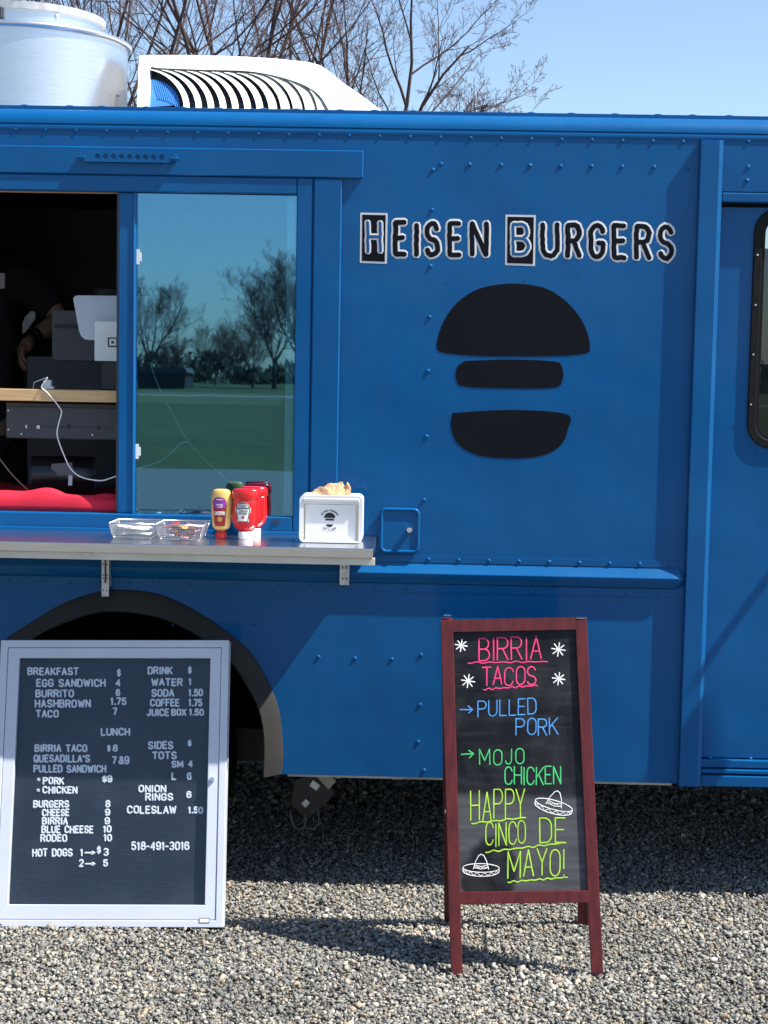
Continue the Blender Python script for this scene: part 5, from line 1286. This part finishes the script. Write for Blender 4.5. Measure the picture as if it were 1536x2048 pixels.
    def hat(cx, cy, s_, rot):
        m = MB()
        T2 = lambda x, y: (cx+s_*(x*math.cos(rot)-y*math.sin(rot)), cy+s_*(x*math.sin(rot)+y*math.cos(rot)))
        ell = lambda rx, ry, y0, a0, a1: [T2(rx*math.cos(R(a)), y0+ry*math.sin(R(a))) for a in range(a0, a1+1, 10)]
        line(m, ell(100, 24, 16, -200, 160), .0024); line(m, ell(100, 30, 32, 0, 180), .0024); line(m, [T2(-100, 16), T2(-100, 32)], .0022); line(m, [T2(100, 16), T2(100, 32)], .0022)
        line(m, [T2(-42, 22), T2(-30, -22), T2(-14, -52), T2(0, -60), T2(14, -52), T2(30, -22), T2(42, 22)], .0024)
        line(m, [T2(-36, 0), T2(0, 8), T2(36, 0)], .0018); line(m, [T2(-40, 14), T2(0, 22), T2(40, 14)], .0018)
        line(m, [T2(-34+10*i, (3 if i % 2 else 13)+4) for i in range(8)], .0015)
        zz = []
        for i in range(15):
            a = R(172-164*i/14); zz.append(T2(100*math.cos(a), 18+25*math.sin(a)+(17 if i % 2 else 0)))
        line(m, zz, .0016)
        m.build('sombrero_drawing', M['chalk_white'], pn)
    hat(672, 1062, 1.03, .27); hat(275, 1402, .98, .02)
a_board()

# ------------------------------------------------------------------ trees
def grow(seed, base, height, limbs, spread=.6, levels=4, r0=.16, kids=(7, 6, 5, 4), fork_at=.3, up=.35, first=None, rmin=.002):
    rg = random.Random(seed); wood = MB(); tw = MB(); base = Vector(base)
    def path(p, d, L, n, up_, wob):
        pts = [p]; d = d.normalized()
        for i in range(n):
            d = (d+Vector((rg.uniform(-wob, wob), rg.uniform(-wob, wob), rg.uniform(-wob, wob)+up_))).normalized()
            pts.append(pts[-1]+d*L/n)
        return pts
    def rec(p, d, L, r, lv):
        n = 6 if lv < 2 else (5 if lv < 4 else 3)
        pts = path(p, d, L, n, up*(.32 if lv < 2 else .42)/n*2, .16)
        rr = [max(rmin, r*(1-.72*i/n)) for i in range(n+1)]
        (wood if lv < 3 else tw).tube(pts, rr, 6 if lv < 2 else (4 if lv < 4 else 3), False)
        if lv >= levels: return
        nk = kids[min(lv, len(kids)-1)]
        for k in range(nk):
            t = .22+.78*(k+rg.random()*.8)/nk; t = min(t, .99)
            i = int(t*n); q = pts[i].lerp(pts[min(i+1, n)], t*n-i); dd = (pts[min(i+1, n)]-pts[i]).normalized()
            a = dd.orthogonal().normalized(); a.rotate(Matrix.Rotation(rg.uniform(0, 6.283), 3, dd))
            ang = rg.uniform(.45, .95)
            nd = dd*math.cos(ang)+a*math.sin(ang)
            rec(q, nd, L*rg.uniform(.42, .62)*(1-.30*t), rr[i]*rg.uniform(.5, .7), lv+1)
    hf = height*fork_at
    tp = path(base, Vector((rg.uniform(-.05, .05), rg.uniform(-.05, .05), 1)), hf, 6, 0, .06)
    wood.tube(tp, [r0*(1.25-.4*i/6) for i in range(7)], 10)
    dirs = first if first else [(math.cos(a)*spread, math.sin(a)*spread, 1) for a in [6.283*(i+rg.random()*.6)/limbs for i in range(limbs)]]
    for d in dirs:
        v = Vector(d); rec(tp[-1]-Vector((0, 0, rg.uniform(0, hf*.15))), v, (height-hf)*rg.uniform(.75, 1.0)*(v.length/1.2)**.5, r0*.5, 0)
    return wood, tw
def tree(label, group, **k):
    wd_, tw_ = grow(**k)
    K = thing('bare_tree', label, 'tree', k['base'], group)
    wd_.build('trunk', M['bark'], K, smooth=True, recalc=False); tw_.build('crown', M['twig'], K, recalc=False)
    return K
TG = 'bare trees behind the truck'
def bx(px, Y): return atY(px, 200, Y).x
K3 = (5, 5, 4, 3, 2)
tree('bare tree with twigs spreading right over the truck roof', TG, seed=5, base=(bx(668, 15), 15, 0), height=6.8, limbs=6, r0=.080, fork_at=.56, up=.30, kids=(6, 6, 4, 3, 3), levels=5,
     first=[(1.00, .1, .62), (.85, -.2, .95), (.62, .3, .55), (.40, -.2, 1.2), (.05, .2, 1.3), (-.3, .2, 1.2), (.72, .5, .34)])
tree('bare tree rising behind the white air conditioner hump', TG, seed=12, base=(bx(560, 17.5), 17.5, 0), height=9.2, limbs=5, r0=.085, fork_at=.40, up=.5, spread=.42, kids=K3, levels=5)
tree('bare tree rising behind the louvered left end of the air conditioner', TG, seed=23, base=(bx(420, 15.5), 15.5, 0), height=9.2, limbs=5, r0=.080, fork_at=.40, up=.5, spread=.45, kids=K3, levels=5)
tree('bare bushy tree standing right behind the exhaust fan', TG, seed=31, base=(bx(285, 14.5), 14.5, 0), height=8.6, limbs=7, r0=.080, fork_at=.38, up=.5, spread=.42, kids=(5, 5, 4, 3, 2), levels=5)
tree('bare tree at the far left above the exhaust fan', TG, seed=44, base=(bx(110, 17), 17, 0), height=9.2, limbs=6, r0=.085, fork_at=.36, up=.5, spread=.5, kids=K3, levels=5)
# what the glass mirrors: trees, woods and a barn across the field
def copy_tree(src, loc, s_, rz, label):
    c = src.copy(); COL.objects.link(c); c.location = loc; c.scale = (s_, s_, s_); c.rotation_euler = (0, 0, rz); c['label'] = label; c['group'] = 'trees across the field'
    for ch in src.children:
        d = ch.copy(); COL.objects.link(d); d.parent = c
fld = tree('bare tree across the field facing the serving window', 'trees across the field', seed=77, base=(mirrored(300, 190), -190, 0), height=13.2, limbs=7, r0=.22, fork_at=.25, up=.4, spread=.6, kids=(8, 7, 6, 5), rmin=.0075)
for i, (px, T_, s_) in enumerate(((548, 180, 1.02), (600, 190, 1.25), (432, 240, .72), (345, 250, .55), (505, 200, .62), (470, 260, .6), (660, 198, 1.1), (800, 200, .9), (950, 205, 1.1), (1150, 198, .8), (1350, 190, 1.2), (150, 200, .9), (20, 210, .8))):
    copy_tree(fld, (mirrored(px, T_), -T_, 0), s_, i*1.3, 'bare tree across the field facing the serving window')
def woods():
    rg = np.random.default_rng(9); n = 26000
    x = rg.uniform(-260, 260, n); y = -rg.uniform(262, 300, n)
    top = 5.0+1.8*np.sin(x*.06)+1.5*np.sin(x*.17+2)+1.3*np.sin(x*.51+1)
    z = top*rg.uniform(0, 1, n)**.8*rg.uniform(.75, 1.12, n)
    c = np.stack([x, y, z], 1); V = (c[:, None, :]+rg.normal(size=(n, 3, 3))*np.array([.55, .4, .75])).reshape(-1, 3)
    m = MB(); m.v = [tuple(p) for p in V]; m.f = [(3*i, 3*i+1, 3*i+2) for i in range(n)]
    o = m.build('far_woods', mat('early_spring_scrub', (.050, .044, .034), .95, col2=(.060, .070, .034), vscale=.25), None, recalc=False)
    tag(o, 'low brown scrub and woods far across the field', 'woods', kind='stuff')
woods()
bxn = mirrored(328, 170)
BN = thing('barn', 'dark low barn across the field', 'barn', (bxn, -170, 0))
MB().box(bxn-2.6, bxn+2.6, -174, -168, 0, 1.7).build('wall', mat('dark_boards', (.02, .02, .022), .8, vary=.2), BN)
MB().solid([(bxn-2.9, -167.8, 1.7), (bxn+2.9, -167.8, 1.7), (bxn+2.5, -167.8, 2.3), (bxn-2.5, -167.8, 2.3)], (0, -6.4, 0)).build('roof', mat('grey_roof', (.06, .06, .06), .8), BN)
